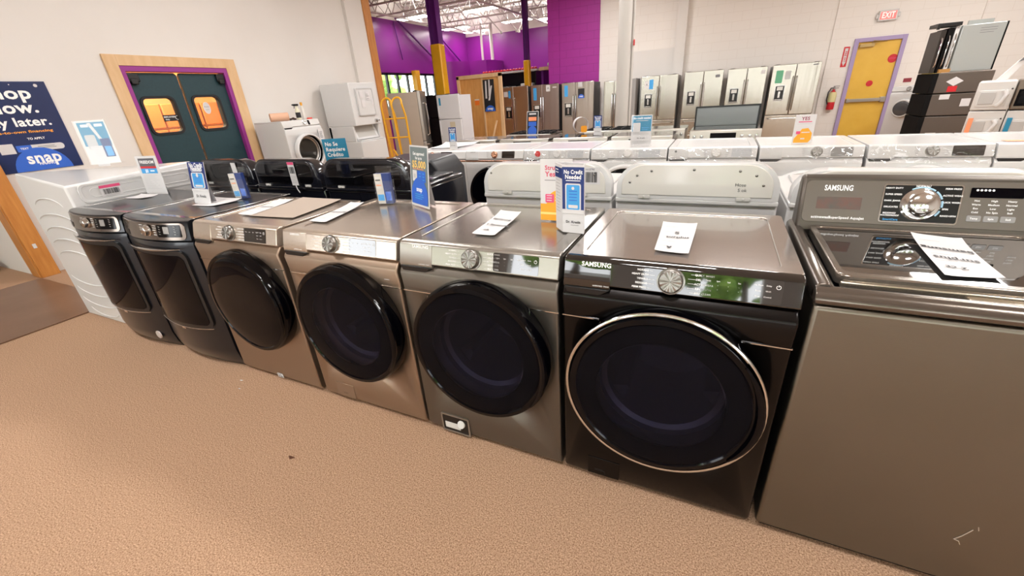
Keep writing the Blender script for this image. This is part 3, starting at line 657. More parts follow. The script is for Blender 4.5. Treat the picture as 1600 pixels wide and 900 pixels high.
def put_paper(name, label, corners, z, scr=None, curl=.012, m=PAPER):
    """loose sheet lying on an appliance; corners back-left, back-right, front-right, front-left"""
    bl_, br_, fr_, fl_ = [Vector((c[0], c[1], 0)) for c in corners]; mb = MB(); n = 8; vs = []
    t = thing(name, label, 'paper', ((bl_.x+fr_.x)/2, (bl_.y+fr_.y)/2, z)); o = Vector(((bl_.x+fr_.x)/2, (bl_.y+fr_.y)/2, 0))
    def S(u, v): p = (bl_*(1-u) + br_*u)*(1-v) + (fl_*(1-u) + fr_*u)*v; return Vector((p.x - o.x, p.y - o.y, .0012 + curl*((abs(u-.5)*2)**4*.25 + (1-v)**5)))
    for i in range(n+1):
        for j in range(n+1): vs.append(S(i/n, j/n))
    mb.add(vs, [(i*(n+1)+j, (i+1)*(n+1)+j, (i+1)*(n+1)+j+1, i*(n+1)+j+1) for i in range(n) for j in range(n)]); mb.build('sheet', m, t)
    if scr:
        q = MB()
        for (s_, u, v, sz, flip) in scr:
            p = S(u, v) + Vector((0, 0, .0035)); du = (br_ - bl_).normalized(); dv = (bl_ - fl_).normalized()
            if flip: du, dv = -du, -dv
            q.text(s_, sz*1.3, p, du, dv, True)
        for k in range(5):
            v = .14 + k*.17; p = S(.12, v) + Vector((0, 0, .001)); p2 = S(.5, v) + Vector((0, 0, .001)); dv = (bl_-fl_).normalized()*.0012; q.add([p, p2, p2+dv, p+dv], [(0, 1, 2, 3)])
        q.build('handwriting', INK, t, recalc=False)
    return t
# ================================================================== FRONT ROW
RM6, RM5, RM4, RM3 = (.362, .544, .314), (-.340, .556, .312), (-1.055, .551, .314), (-1.780, .566, .300)
def metal(name, hx, rough, **k): return mat(name, hx, rough, metal=.75, bump=(500, .03), **k)
def brushed_body(name, hx, rough): return mat(name, hx, rough, metal=.9, bump=(500, .03), aniso=.5)
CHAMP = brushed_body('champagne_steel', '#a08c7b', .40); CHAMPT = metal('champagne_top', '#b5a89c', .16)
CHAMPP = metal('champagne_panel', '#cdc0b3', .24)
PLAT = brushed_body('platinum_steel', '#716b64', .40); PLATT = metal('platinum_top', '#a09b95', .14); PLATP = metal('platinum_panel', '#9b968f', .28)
BSTEEL = metal('black_stainless', '#151212', .25, coat=.15); BSTT = metal('lightened_black_top', '#aea6a1', .12, coat=.6)  # top colour lightened to carry the bright far wall's reflection
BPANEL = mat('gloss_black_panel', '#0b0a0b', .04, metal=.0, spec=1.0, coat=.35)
MIDN = mat('midnight_paint', '#181b22', .28, metal=.5, coat=.3); TOPD = mat('reflection_lightened_top', '#a09e9c', .10, metal=.8)  # dark dryer tops get a lightened colour for a silvery wall reflection
GLOSSP = mat('display_glass', '#08080a', .03, spec=1.0, coat=1.0)
LG5 = ['NORMAL', 'HEAVY DUTY', 'TOWELS', 'BEDDING', 'PERM PRESS', 'QUICK WASH', 'DELICATES', 'ACTIVEWEAR', 'RINSE+SPIN', 'SELF CLEAN']
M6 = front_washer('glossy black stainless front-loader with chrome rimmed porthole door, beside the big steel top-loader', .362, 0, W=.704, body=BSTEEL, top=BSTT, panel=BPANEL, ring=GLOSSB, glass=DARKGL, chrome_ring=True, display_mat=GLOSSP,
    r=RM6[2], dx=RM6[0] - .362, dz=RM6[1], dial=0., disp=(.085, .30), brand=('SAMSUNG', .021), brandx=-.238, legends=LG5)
filter_sticker(M6, -.225, .035, .055, .026); access_flap(M6, -.25, -.12, .03, .12, BSTEEL)
fl = Face(); fl.rect(.085, .4, .0851, .4001, INK)
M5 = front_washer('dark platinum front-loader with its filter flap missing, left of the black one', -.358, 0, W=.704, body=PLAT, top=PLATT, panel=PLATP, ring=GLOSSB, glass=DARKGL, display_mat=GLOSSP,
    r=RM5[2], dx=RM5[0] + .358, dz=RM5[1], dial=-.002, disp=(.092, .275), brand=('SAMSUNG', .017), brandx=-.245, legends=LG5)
# the open filter hatch
MB().box(-.262, -.108, -.0035, .003, .018, .122).build('filter_recess', BLACK, M5)
h_ = MB(); bevel_poly_ring(rrect(-.185, .07, .158, .108, .006, 3), rrect(-.185, .07, .142, .092, .006, 3), 'y', -.006, .004, h_); h_.build('hatch_frame', PLATP, M5)
MB().box(-.245, -.16, -.006, -.003, .04, .075).cyl((-.15, -.012, .085), (-.15, .0, .08), .02, seg=16).build('filter_cap', WHITE2, M5, bevel=.003)
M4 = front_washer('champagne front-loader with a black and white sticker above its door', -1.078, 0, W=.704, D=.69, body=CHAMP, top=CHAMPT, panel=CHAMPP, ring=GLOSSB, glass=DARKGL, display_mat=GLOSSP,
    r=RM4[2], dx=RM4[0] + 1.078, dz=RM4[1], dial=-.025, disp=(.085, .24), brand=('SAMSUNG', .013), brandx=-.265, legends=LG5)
f = Face()
for k in range(4): f.rect(.175 + k*.032, .808, .203 + k*.032, .83, INK if k % 2 == 0 else PAPER).text(('AI', 'E', 'mm', 'B')[k], .189 + k*.032, .819, .013, PAPER if k % 2 == 0 else INK)
f.build(M4, 'spec_sticker', loc=(0, -.001, 0)); access_flap(M4, -.25, -.12, .03, .12, CHAMP); filter_sticker(M4, -.21, .035, .045, .03)
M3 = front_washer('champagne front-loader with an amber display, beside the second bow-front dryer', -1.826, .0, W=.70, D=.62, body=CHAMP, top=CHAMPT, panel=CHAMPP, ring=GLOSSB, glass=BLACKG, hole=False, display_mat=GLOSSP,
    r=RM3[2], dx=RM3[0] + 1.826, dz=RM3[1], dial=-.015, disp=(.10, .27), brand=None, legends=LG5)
filter_sticker(M3, -.02, .02, .05, .03)
bow_dryer('dark bow-front dryer with round grey badge, next to the white cabinet', -3.275, 0, MIDN, BLACK, badge=True)
bow_dryer('dark bow-front dryer without badge, beside the champagne washer', -2.55, 0, MIDN, BLACK)

# white dryer standing sideways at the left end
wd = thing('side_turned_dryer', 'white dryer standing sideways at the left end, arcs pressed in its side', 'dryer', (-4.03, .52, 0))
x0, x1, y0, y1 = -.40, .375, -.46, .44
cb = MB(); cb.loft([[(x0, y0, 0), (x1, y0, 0), (x1, y1, 0), (x0, y1, 0)], [(x0, y0, 1.04), (x1, y0, 1.04), (x1, y1, 1.04), (x0, y1, 1.04)], [(x0 + .02, y0 + .005, 1.215), (x1 - .02, y0 + .005, 1.13), (x1 - .02, y1 - .03, 1.175), (x0 + .02, y1 - .03, 1.14)]])
cb.build('cabinet', WHITE, wd, bevel=.014, seg=3)
ar = MB()
for k, zc in enumerate((1.02, .90, .80, .70, .60, .40, .30, .20, .11)):
    dn = -1 if k > 4 else 1; wdt = .30 if k not in (0, 8) else .24
    ar.tube([(-.03 + wdt*math.cos(a), y0 - .0005, zc - .06*(dn > 0) + dn*.075*math.sin(a)) for a in [math.radians(15 + 150*i/18) for i in range(19)]], [.001 + .006*math.sin(PI*i/18) for i in range(19)], 8)
ar.build('side_embossing', WHITE, wd)
rp = MB(); bevel_poly_ring(rrect(0, 1.06, .80, .135, .04, 5), rrect(0, 1.06, .76, .105, .03, 5), 'x', x1 - .004, x1 + .006, rp); bevel_poly_ring(rrect(0, 1.06, .68, .07, .03, 5), rrect(0, 1.06, .665, .055, .025, 5), 'x', x1 - .004, x1 + .004, rp)
rp.box(x1 - .004, x1 + .002, -.39, .39, 1.0, 1.12); rp.build('rear_panel', WHITE, wd, bevel=.002)
f = Face(); f.rect(-.07, 1.02, .06, 1.10, PAPER).rect(-.07, 1.08, .06, 1.10, PINKI).bars(-.055, .045, 1.035, 1.073).lines(-.05, .04, 1.027, 1.027, 1, GREYI); f.build(wd, 'barcode_label', loc=(x1 + .008, -.21, 0), rot=(0, 0, PI/2))

# ================================================================== BIG STEEL TOP-LOADER
M7STEEL = mat('brushed_fingerprint_steel', '#7c766c', .36, metal=1, bump=(6, .04), brushed=(.25, 50, 50), noise=(2.2, '#736d62', .35), aniso=.5)
M7 = thing('top_load_washer', 'large brushed steel top-loader with glass lid and tilted console at right', 'washing machine', (1.086, 0, 0))
MB().box(-.352, .352, 0.0, .69, .03, .923).build('cabinet', M7STEEL, M7, bevel=.014, seg=3)
MB().box(-.33, .33, .03, .66, 0, .03).build('plinth', BLACK, M7)
DECKM = metal('graphite_deck', '#6c645d', .2)
dk = MB(); dk.prism([(0, .927), (-.005, .94), (.004, .96), (.022, .971), (.042, .968), (.052, .945), (.052, .927)], 'x', -.352, .352)
dk.box(-.352, .352, .04, .69, .925, .940)
for sd in (-1, 1): dk.prism([(sd*.352, .93), (sd*.352, .965), (sd*.343, .976), (sd*.322, .980), (sd*.306, .968), (sd*.302, .93)], 'y', .03, .69)
dk.build('top_deck', DECKM, M7, bevel=.004, seg=2, smooth=50)
MB().box(-.302, .302, .052, .60, .939, .944).build('deck_well', BLACK, M7)
ld_ = MB(); lid = [(-.292, .095), (.292, .080), (.292, .585), (-.292, .585)]
outer = rrect(0, .338, .586, .50, .03, 4); inner = rrect(0, .345, .546, .452, .02, 4); bevel_poly_ring(outer, inner, 'z', .952, .985, ld_)
ld_.build('lid_frame', metal('lid_frame_steel', '#8d857c', .15), M7, bevel=.004)
MB().prism(rrect(0, .345, .556, .46, .02, 4), 'z', .972, .981).build('lid_glass', mat('dark_lid_glass', '#161412', .03, spec=1.0, coat=1.0, coatr=.02), M7)
MB().box(-.285, .285, .078, .088, .951, .968).build('lid_front_trim', mat('bright_trim', '#cfc6b8', .2, metal=.9), M7, bevel=.003)
MB().box(-.02, .24, .066, .08, .949, .958).build('lid_grip', mat('bright_trim', '#cfc6b8'), M7, bevel=.003)
cs_ = MB(); cs_.prism([(.585, .968), (.592, .990), (.640, 1.148), (.655, 1.158), (.680, 1.158), (.697, 1.13), (.70, .93), (.60, .93)], 'x', -.336, .352); cs_.build('console', metal('graphite_console', '#5e5852', .35), M7, bevel=.012, seg=3)
upc = Vector((0, .048, .158)).normalized(); nc = Vector((0, -.158, .048)).normalized(); uxx = Vector((1, 0, 0)); Oc = Vector((0, .592, .990))
def C7(x, v, o=.001): return Oc + uxx*x + upc*v + nc*o
def plate(mb, x0, x1, v0, v1, o, r=.006, th=.004):
    pts = rrect((x0+x1)/2, (v0+v1)/2, x1-x0, v1-v0, r, 4); n = len(pts)
    mb.add([C7(p[0], p[1], o) for p in pts] + [C7(p[0], p[1], o - th) for p in pts], [tuple(range(n))] + [(i, (i+1) % n, n + (i+1) % n, n+i) for i in range(n)])
m_ = MB(); plate(m_, -.322, .352, .006, .158, .002, .02); m_.build('fascia', metal('fascia_grey', '#716a63', .4), M7, bevel=.001)
m_ = MB(); plate(m_, -.093, .117, .016, .148, .0045, .008); m_.build('dial_bezel', CHROME, M7)
m_ = MB(); plate(m_, -.089, .113, .020, .144, .0055, .006); m_.build('dial_panel', mat('ink_black_panel', '#0a0a0d', .25), M7)
m_ = MB(); cc = C7(.012, .080, .0055)
prof = [(.055, 0), (.055, .004), (.050, .010), (.040, .012), (.037, .014), (.035, .030), (.030, .034), (0, .036)]; vs = []; fs = []
for k in range(48):
    a = 2*PI*k/48
    for rr, hh in prof: vs.append(cc + uxx*rr*math.cos(a) + upc*rr*math.sin(a) + nc*hh)
for k in range(48):
    for q_ in range(7): j = (k+1) % 48; fs.append((k*8+q_, k*8+q_+1, j*8+q_+1, j*8+q_))
m_.add(vs, fs).build('dial', CHROME, M7)
m_ = MB()
for a0, a1 in ((20, 50), (-8, 14), (-40, -20), (55, 120)):
    m_.tube([cc + uxx*.0575*math.cos(math.radians(a0 + (a1-a0)*i/6)) + upc*.0575*math.sin(math.radians(a0 + (a1-a0)*i/6)) + nc*.002 for i in range(7)], .0022, 6)
m_.build('dial_light_ring', mat('pale_blue_marks', '#a9cfe6', .3), M7)
m_ = MB()
for k, s_ in enumerate(('HEAVY DUTY', 'SUPER SPEED', 'DARK JEANS', 'DELICATES', 'BEDDING/')): m_.text(s_, .0075, C7(-.066 + .002*(len(s_) - 8)*.4, .134 - k*.0215, .0062), uxx, upc, True)
m_.text('WATERPROOF', .0075, C7(-.064, .040, .0062), uxx, upc, True)
for k, s_ in enumerate(('PERM PRESS', 'ACTIVE WEAR', 'QUICK WASH', 'SPIN', 'RINSE+SPIN')): m_.text(s_, .0075, C7(.090 - .003*(len(s_) - 10)*-.6, .134 - k*.0225, .0062), uxx, upc, True)
m_.text('NORMAL/', .0085, C7(.012, .141, .0062), uxx, upc, True)
m_.text('SAMSUNG', .027, C7(-.222, .130, .003), uxx, upc, True, .085); m_.text('activewash', .013, C7(-.262, .024, .003), uxx, upc, True); m_.text('SuperSpeed AquaJet', .012, C7(-.185, .024, .003), uxx, upc, True)
m_.build('console_lettering', WINK, M7, recalc=False)
m_ = MB(); plate(m_, -.282, -.148, .055, .098, .003, .002, .002); m_.build('energy_window', mat('muted_red_window', '#6e4f48', .25, noise=(30, '#5a5550', .2)), M7)
m_ = MB(); m_.text('SmartCare', .009, C7(-.060, .026, .0062), uxx, upc, True); m_.build('smartcare_lettering', SKYB, M7, recalc=False)
m_ = MB(); plate(m_, .135, .262, .108, .140, .004, .002); m_.build('time_display', BLACKG, M7)
m_ = MB()
for k in range(5): pts = [(.150 + k*.0095 + .0035*math.cos(2*PI*i/10), .132 + .0035*math.sin(2*PI*i/10)) for i in range(10)]; m_.add([C7(p[0], p[1], .0047) for p in pts], [tuple(range(10))])
for c_ in range(4):
    for r_ in range(4 if c_ < 3 else 3): m_.text(('Hot', 'Warm', 'Eco', 'Cold', 'High', 'Medium', 'Low', 'No Spin', 'Heavy', 'Normal', 'Light', 'Soil', 'Delay', 'Lock', 'Sound')[min(14, c_*4 + r_)], .008, C7(.155 + c_*.042 + (.01 if c_ == 3 else 0), .098 - r_*.0125, .003), uxx, upc, True)
m_.text('Temp', .008, C7(.156, .040, .0042), uxx, upc, True).text('Spin', .008, C7(.197, .040, .0042), uxx, upc, True).text('Soil', .008, C7(.238, .040, .0042), uxx, upc, True)
m_.build('button_lettering', WINK, M7, recalc=False)
for k in range(3):
    m_ = MB(); plate(m_, .138 + k*.041, .174 + k*.041, .030, .050, .0035, .004); m_.build('button', GREYP, M7, bevel=.001)
sm = MB(); sm.tube([(.165, -.0015, .27), (.150, -.0015, .235), (.138, -.0015, .215), (.15, -.0015, .212), (.156, -.0015, .20)], .0012, 5).tube([(.176, -.0015, .272), (.172, -.0015, .285)], .0012, 5).build('scratch', mat('bare_scratch', '#c9c0b4', .4, metal=.6), M7)

# ================================================================== SECOND ROW, BACKS TOWARDS US
SCR = [(-.27, 1.085), (-.20, 1.108), (0, 1.115), (.20, 1.11), (.27, 1.09), (-.305, 1.05), (.305, 1.045)]
r1 = rear_top_loader('white machine turned around with barcode label on its cream back panel', -.835, -.045, 1.0, WHITE, OFFW, [(-.33, 1.09), (0, 1.125), (.30, 1.085)], 1.147)
f = Face(); f.rect(.19, 1.035, .30, 1.125, PAPER).text('1610790', .245, 1.113, .015, INK, False).bars(.205, .285, 1.045, 1.10); f.build(r1, 'barcode_label', loc=(.03, -.0045, 0))
r2 = rear_top_loader('white machine turned around with black handwriting on its cream back panel', -.025, .735, 1.0, WHITE, OFFW, SCR, 1.145)
f = Face(); f.text('Hose', .21, 1.045, .022, INK, False).text('S ok', .22, 1.02, .022, INK, False); f.build(r2, 'handwriting', loc=(0, -.0045, 0))
r3 = rear_top_loader('white machine turned around, its glossy rim showing behind the steel top-loader', .775, 1.62, 1.0, WHITE, OFFW, [(-.30, 1.06), (0, 1.095), (.25, 1.09)], 1.115, thick=.16)
DARKC = mat('dark_navy_enamel', '#15161d', .12, coat=.5); WIN = mat('mirror_black_glass', '#0d0c0f', .02, spec=1.0, metal=.35)
d1_ = rear_top_loader('black machine turned around, glossy panel in front of the yellow hand truck', -2.20, -1.40, 1.0, DARKC, DARKC, [], 1.175, window=WIN)
d2_ = rear_top_loader('black machine turned around with a white hang tag on its glossy panel', -2.98, -2.235, 1.0, DARKC, DARKC, [], 1.175, window=WIN)
d3_ = rear_top_loader('black machine turned around below the teal doors, leftmost of the black backs', -3.74, -3.01, 1.0, DARKC, DARKC, [], 1.175, window=WIN)
f = Face(); f.rect(-.035, .98, .035, 1.155, PAPER).rect(-.035, 1.135, .035, 1.155, PINKI).bars(-.028, .028, 1.07, 1.12).lines(-.028, .028, 1.0, 1.05, 5, GREYI)
ht = thing('hang_tag', 'white barcode tag with pink top hanging on the black glossy panel', 'tag', (-2.50, .985, 0)); MB().box(-.035, .035, .0, .001, .98, 1.155).tube([(0, 0, .98), (.02, -.01, .955), (.05, -.02, .93)], .004, 5).build('tag_sheet', PAPER, ht); f.build(ht)
ht2 = thing('hang_tag', 'plain white paper hanging on the leftmost black back', 'tag', (-3.20, .985, 0)); MB().box(-.03, .03, .0, .001, 1.01, 1.15).build('tag_sheet', PAPER, ht2)
# dark dryer pushed back between the black and white backs
dd = thing('dark_dryer', 'dark dryer with embossed side between the black and the white backs', 'dryer', (-1.95, 1.94, 0), .0)
MB().loft([[(-.34, -.22, 0), (.30, -.22, 0), (.30, .19, 0), (-.34, .19, 0)], [(-.34, -.22, .95), (.30, -.22, .95), (.30, .19, .95), (-.34, .19, .95)], [(-.34, -.22, 1.055), (.22, -.22, 1.055), (.24, .14, 1.07), (-.34, .14, 1.07)]]).build('cabinet', mat('charcoal_enamel', '#24262b', .35), dd, bevel=.02, seg=3)
m_ = MB(); m_.tube([(-.2, -.222, .80), (-.12, -.222, .87), (.1, -.222, .93), (.14, -.222, .92), (.2, -.222, .75)], .006, 8); m_.build('side_embossing', mat('charcoal_enamel', '#24262b'), dd)

# ================================================================== THIRD ROW, FACING US
Y3 = 2.87
W5 = ['Normal', 'Heavy', 'Towels', 'Bulky', 'Eco', 'Delicate', 'Quick', 'Sanitize', 'Rinse', 'Spin']
PGLD = mat('rose_gold', '#b98a70', .25, metal=.8); CHG = mat('chrome_grey', '#b9b6b2', .2, metal=.8)
common = dict(W=.704, D=.74, body=WHITE, top=WHITE, panel=WHITE, glass=BLACKG, hole=False, seam=False, drawer=True, legends=W5)
front_washer('white front-loader with copper strip and dark display, left end of the third row', -2.446, Y3, ring=WHITE2, dial=-.10, disp=(.02, .17), display_mat=GLOSSP, knob=PGLD, accent=PGLD, knobr=.03, dz=.50, r=.29, **common)
front_washer('white front-loader with copper strip and black door, second in the third row', -1.741, Y3, ring=GLOSSB, dial=.01, disp=(.10, .25), display_mat=GLOSSP, knob=PGLD, accent=PGLD, knobr=.033, dz=.53, r=.30, brand=('SAMSUNG', .013), brandx=-.26, **common)
t3 = front_washer('white front-loader with a round red sticker on its control panel', -1.035, Y3, ring=WHITE2, dial=.02, disp=(.13, .29), display_mat=mat('pale_display', '#b9bcc0', .2), knob=WHITE2, film=True, **common)
MB().lathe([(0, -.003), (.03, -.002), (.03, 0)], (-.19, .012, .945), 'y', 24).build('red_sticker', mat('bright_red_sticker', '#e02018', .4), t3)
front_washer('white front-loader in plastic film under the blue and white credit sign', -.315, Y3, ring=WHITE2, dial=.0, disp=(.10, .29), display_mat=mat('pale_display', '#b9bcc0'), knob=WHITE2, film=True, **common)
t5 = front_washer('white front-loader with small round mark in front of the range with black display', .40, Y3, ring=WHITE2, dial=.04, disp=(.16, .31), display_mat=mat('pale_display', '#b9bcc0'), knob=WHITE2, film=True, **common)
MB().lathe([(0, -.003), (.01, -.002), (.01, 0)], (-.29, .014, .955), 'y', 16).build('round_mark', GREYI, t5)
front_washer('white front-loader with large steel knob under the orange YES card', 1.12, Y3, ring=WHITE, dial=.045, disp=(.14, .28), display_mat=mat('silver_display', '#a5a7a8', .15, metal=.5), knob=BRUSHK, film=True, knobr=.036, dz=.50, **common)
front_washer('white front-loader with black rimmed knob and wide dark display', 1.845, Y3, ring=WHITE, dial=.02, disp=(.13, .30), display_mat=GLOSSP, knob=BRUSHK, film=True, knobr=.036, **common)
front_washer('white front-loader at the right end of the third row, orange tape on its lid', 2.56, Y3, ring=WHITE, dial=.1, disp=(.15, .30), display_mat=GLOSSP, knob=BRUSHK, **common)
put('tape_strip', 'strip of orange packing tape on the rightmost white lid', 'tape', MB().box(2.28, 2.9, 2.98, 3.06, .9862, .9875), PEACH)
# ================================================================== RANGES, FOURTH ROW
GLT = mat('black_glass_cooktop', '#1a1a1c', .04, spec=.8)
def cooking_range(label, cx, y0, rz=0, backguard=0., H=.92, front_ctrl=True, body=None, glass=None, gas=False, W=.75, group=None):
    t = thing('cooking_range', label, 'range', (cx, y0, 0), rz, group); h2 = W/2; body = body or STEEL
    MB().box(-h2, h2, .02, .64, .02, H - .02).build('body', body, t, bevel=.006)
    MB().box(-h2 + .01, h2 - .01, -.015, .02, .17, H - .13).build('oven_door', body, t, bevel=.008)
    MB().box(-h2 + .08, h2 - .08, -.018, -.012, .28, H - .30).build('oven_window', GLOSSB, t)
    MB().tube([(-h2 + .05, -.015, H - .16), (-h2 + .05, -.06, H - .16), (h2 - .05, -.06, H - .16), (h2 - .05, -.015, H - .16)], .011, 8).build('oven_handle', CHROME, t)
    MB().box(-h2 + .01, h2 - .01, -.012, .02, .03, .16).build('storage_drawer', body, t, bevel=.006)
    MB().prism([(-.022, H - .12), (.03, H - .12), (.06, H + .02), (.0, H + .015)], 'x', -h2, h2).build('control_strip', body, t, bevel=.005)
    MB().box(-h2 - .003, h2 + .003, .03, .65, H - .005, H + .012).build('cooktop', glass or GLT, t, bevel=.004)
    if front_ctrl:
        MB().box(-.15, .12, -.019, -.005, H - .09, H - .012).build('display', GLOSSB, t)
        for x in (-.32, -.24, .18, .26, .33):
            MB().lathe([(.022, 0), (.022, -.006), (.018, -.03), (0, -.032)], (x, -.012, H - .05), 'y', 20).build('knob', CHROME, t)
    if gas:
        for x in (-.2, .2):
            g = MB()
            for yy in (.12, .26, .42, .56): g.box(x - .16, x + .16, yy - .006, yy + .006, H + .02, H + .04)
            for xx in (-.14, 0, .14): g.box(x + xx - .006, x + xx + .006, .08, .6, H + .02, H + .04)
            g.build('burner_grate', BLACK, t)
    if backguard:
        MB().box(-h2 + .01, h2 - .01, .60, .66, H, H + backguard).build('backguard', mat('galvanised_back', '#85898a', .35, metal=.5), t, bevel=.004)
        b = MB(); bevel_poly_ring([(-h2, H), (h2, H), (h2, H + backguard + .01), (-h2, H + backguard + .01)], [(-h2 + .02, H + .02), (h2 - .02, H + .02), (h2 - .02, H + backguard - .01), (-h2 + .02, H + backguard - .01)], 'y', .655, .67, b); b.build('backguard_edge', BLACK, t)
    return t
cooking_range('stainless range with black display and knobs facing us, below the grey galvanised back', .50, 4.40, H=.972)
cooking_range('range turned around, its grey galvanised backguard with black edge standing up', .50, 5.82, rz=PI, backguard=.25, H=.96, front_ctrl=False)
cooking_range('stainless range with dark glass top left of the one with black display', -.44, 4.42, H=.925, glass=mat('grey_glass_cooktop', '#4a4644', .06))
cooking_range('range with purple reflecting glass top behind the red sticker washer', -1.24, 4.42, H=.925)
cooking_range('range with grey glass top below the leaning price sign', -2.06, 4.42, H=.925, glass=mat('grey_glass_cooktop', '#4a4644'))
cooking_range('range with pale top at the left end of the range row', -2.88, 4.42, H=.925, glass=mat('silver_cooktop', '#8c8884', .15, metal=.6))
cooking_range('gas range with black grates and chrome knobs, behind the leaning price sign', -2.35, 5.25, H=.91, gas=True)
cooking_range('gas range with black grates left of the round column', -1.15, 5.62, H=.90, gas=True)
cooking_range('smooth top range right of the round column', -.36, 5.25, H=.93)

# ================================================================== REFRIGERATORS
FR_ST = mat('fridge_stainless', '#bdb9b0', .26, metal=1, bump=(3, .55), brushed=(3.2, 1, .12)); FR_BK = mat('fridge_side_dark', '#3b3a3b', .5); FR_PL = mat('fridge_slate', '#b3aaa3', .30, metal=1, bump=(3, .4), brushed=(3.2, 1, .12))
FR_WARM = mat('fridge_warm_steel', '#bda98c', .25, metal=1)
def fridge(label, x0, x1, yf, H, style, doorm=None, side=None, d=.72, disp=True, labels=None, drawers=1, rz=0, brandtext=None, loc=None):
    doorm = doorm or FR_ST; side = side or GREYP; W = x1 - x0; h2 = W/2
    t = thing('refrigerator', label, 'refrigerator', loc or ((x0 + x1)/2, yf, 0), rz)
    MB().box(-h2, h2, .07, d, .02, H - .02).build('cabinet', side, t, bevel=.006)
    MB().box(-h2 + .02, h2 - .02, .06, .2, 0, .06).build('kick_grille', BLACK, t)
    MB().box(-h2 + .05, -h2 + .14, .05, .16, H - .02, H + .01).box(h2 - .14, h2 - .05, .05, .16, H - .02, H + .01).build('hinge_cap', BLACK, t, bevel=.004)
    def handle(par, x, z0, z1): MB().tube([(x, 0, z0), (x, -.045, z0 + .03), (x, -.055, (z0+z1)/2), (x, -.045, z1 - .03), (x, 0, z1)], .012, 8).build('handle', CHROME, par)
    def dispenser(par, x, z, w_=.17, h_=.30):
        g = MB(); bevel_poly_ring(rrect(x, z, w_ + .03, h_ + .03, .01, 3), rrect(x, z, w_, h_, .01, 3), 'y', -.008, .004, g); dp = g.build('dispenser', CHG, par)
        MB().box(x - w_/2, x + w_/2, -.002, .003, z - h_/2, z + h_/2).build('dispenser_recess', BLACK, dp)
        MB().box(x - w_*.34, x + w_*.34, -.006, -.001, z + h_*.20, z + h_*.45).build('dispenser_panel', mat('pale_silver', '#cfcfcb', .25), dp)
        MB().box(x - .022, x + .022, -.012, -.002, z - h_*.32, z + h_*.12).box(x - w_*.45, x + w_*.45, -.02, -.0, z - h_*.48, z - h_*.42).build('dispenser_paddle', CHG, dp, bevel=.003)
    if style == 'french':
        zs = .70; g = .004
        for sd in (-1, 1):
            a, b = (-h2, -g/2) if sd < 0 else (g/2, h2)
            dr = MB().box(a + .001, b - .001, 0, .068, zs + .006, H).build('door', doorm, t, bevel=.012, seg=3)
            handle(dr, sd*.035, zs + .10, H - .25)
            if disp and sd < 0: dispenser(dr, -h2*.55, zs + .47)
        zz = [.06 + (zs - .06)*k/drawers for k in range(drawers + 1)]
        for k in range(drawers):
            dw = MB().box(-h2, h2, 0, .068, zz[k] + .004, zz[k+1] - .002).build('freezer_drawer', doorm, t, bevel=.012, seg=3)
            MB().tube([(-h2 + .06, 0, zz[k+1] - .07), (-h2 + .09, -.05, zz[k+1] - .07), (h2 - .09, -.05, zz[k+1] - .07), (h2 - .06, 0, zz[k+1] - .07)], .012, 8).build('handle', CHROME, dw)
    elif style == 'side':
        xs = -h2 + W*.42
        for sd, (a, b) in ((-1, (-h2, xs - .002)), (1, (xs + .002, h2))):
            dr = MB().box(a, b, 0, .068, .06, H).build('door', doorm, t, bevel=.010, seg=3)
            handle(dr, xs + sd*.035, .55, H - .30)
            if disp and sd < 0: dispenser(dr, -h2 + W*.21, 1.06, .20, .34)
    elif style == 'top':
        zs = H - .52
        for a, b, nm in ((.06, zs - .004, 'door'), (zs + .004, H, 'freezer_door')):
            dr = MB().box(-h2, h2, 0, .065, a, b).build(nm, doorm, t, bevel=.012, seg=3)
            MB().box(-h2 + .02, -h2 + .05, -.03, 0, (b - .35) if nm == 'door' else a + .04, (b - .02) if nm == 'door' else a + .28).build('handle', doorm, dr, bevel=.008)
    fs = []
    for L in (labels or []):
        k = L[0]
        if k == 'rect' or not fs: fs.append(Face())
        f = fs[-1]
        if k == 'rect': f.rect(L[1], L[2], L[3], L[4], L[5], .01)
        if k == 'text': f.text(L[1], L[2], L[3], L[4], L[5], True)
        if k == 'disc': f.disc(L[1], L[2], L[3], L[4], clip=L[5] if len(L) > 5 else None)
    for f in fs: f.build(t, 'door_sticker', loc=(0, -.001, 0))
    return t
YR = 10.9
fridge('stainless french door refrigerator with bright blue tag, left of the four by the block wall', -1.53, -.64, YR, 1.745, 'french', labels=[('rect', -.35, 1.45, -.25, 1.63, PAPER), ('text', 'A', -.30, 1.55, .06, GREYI), ('rect', -.24, 1.44, -.14, 1.66, SKYB)])
fridge('stainless french door refrigerator with a small grey plate, behind the galvanised backguard', -.50, .37, YR, 1.76, 'french', drawers=2, labels=[('rect', .26, 1.60, .36, 1.66, GREYI), ('disc', .0, .82, .02, PAPER)])
fridge('stainless french door refrigerator with dark side, right behind the galvanised backguard', .46, 1.27, YR, 1.75, 'french', drawers=2, side=FR_BK, labels=[('rect', .28, 1.60, .37, 1.68, PAPER)])
fridge('pale stainless french door refrigerator nearest the yellow exit door', 1.37, 2.30, YR, 1.755, 'french', labels=[('rect', -.38, 1.38, -.24, 1.64, GREEN), ('rect', -.20, 1.45, -.09, 1.62, LGREYI), ('rect', .30, 1.70, .40, 1.72, GREYI)])
fridge('grey refrigerator partly hidden left of the round column, green tag on it', -2.50, -1.86, YR + .05, 1.70, 'side', disp=False, labels=[('rect', .02, 1.36, .14, 1.62, GREEN)])
ed = thing('refrigerator', 'narrow white and grey refrigerator seen edge-on right of the round column', 'refrigerator', (-1.72, YR - .25, 0), .0)
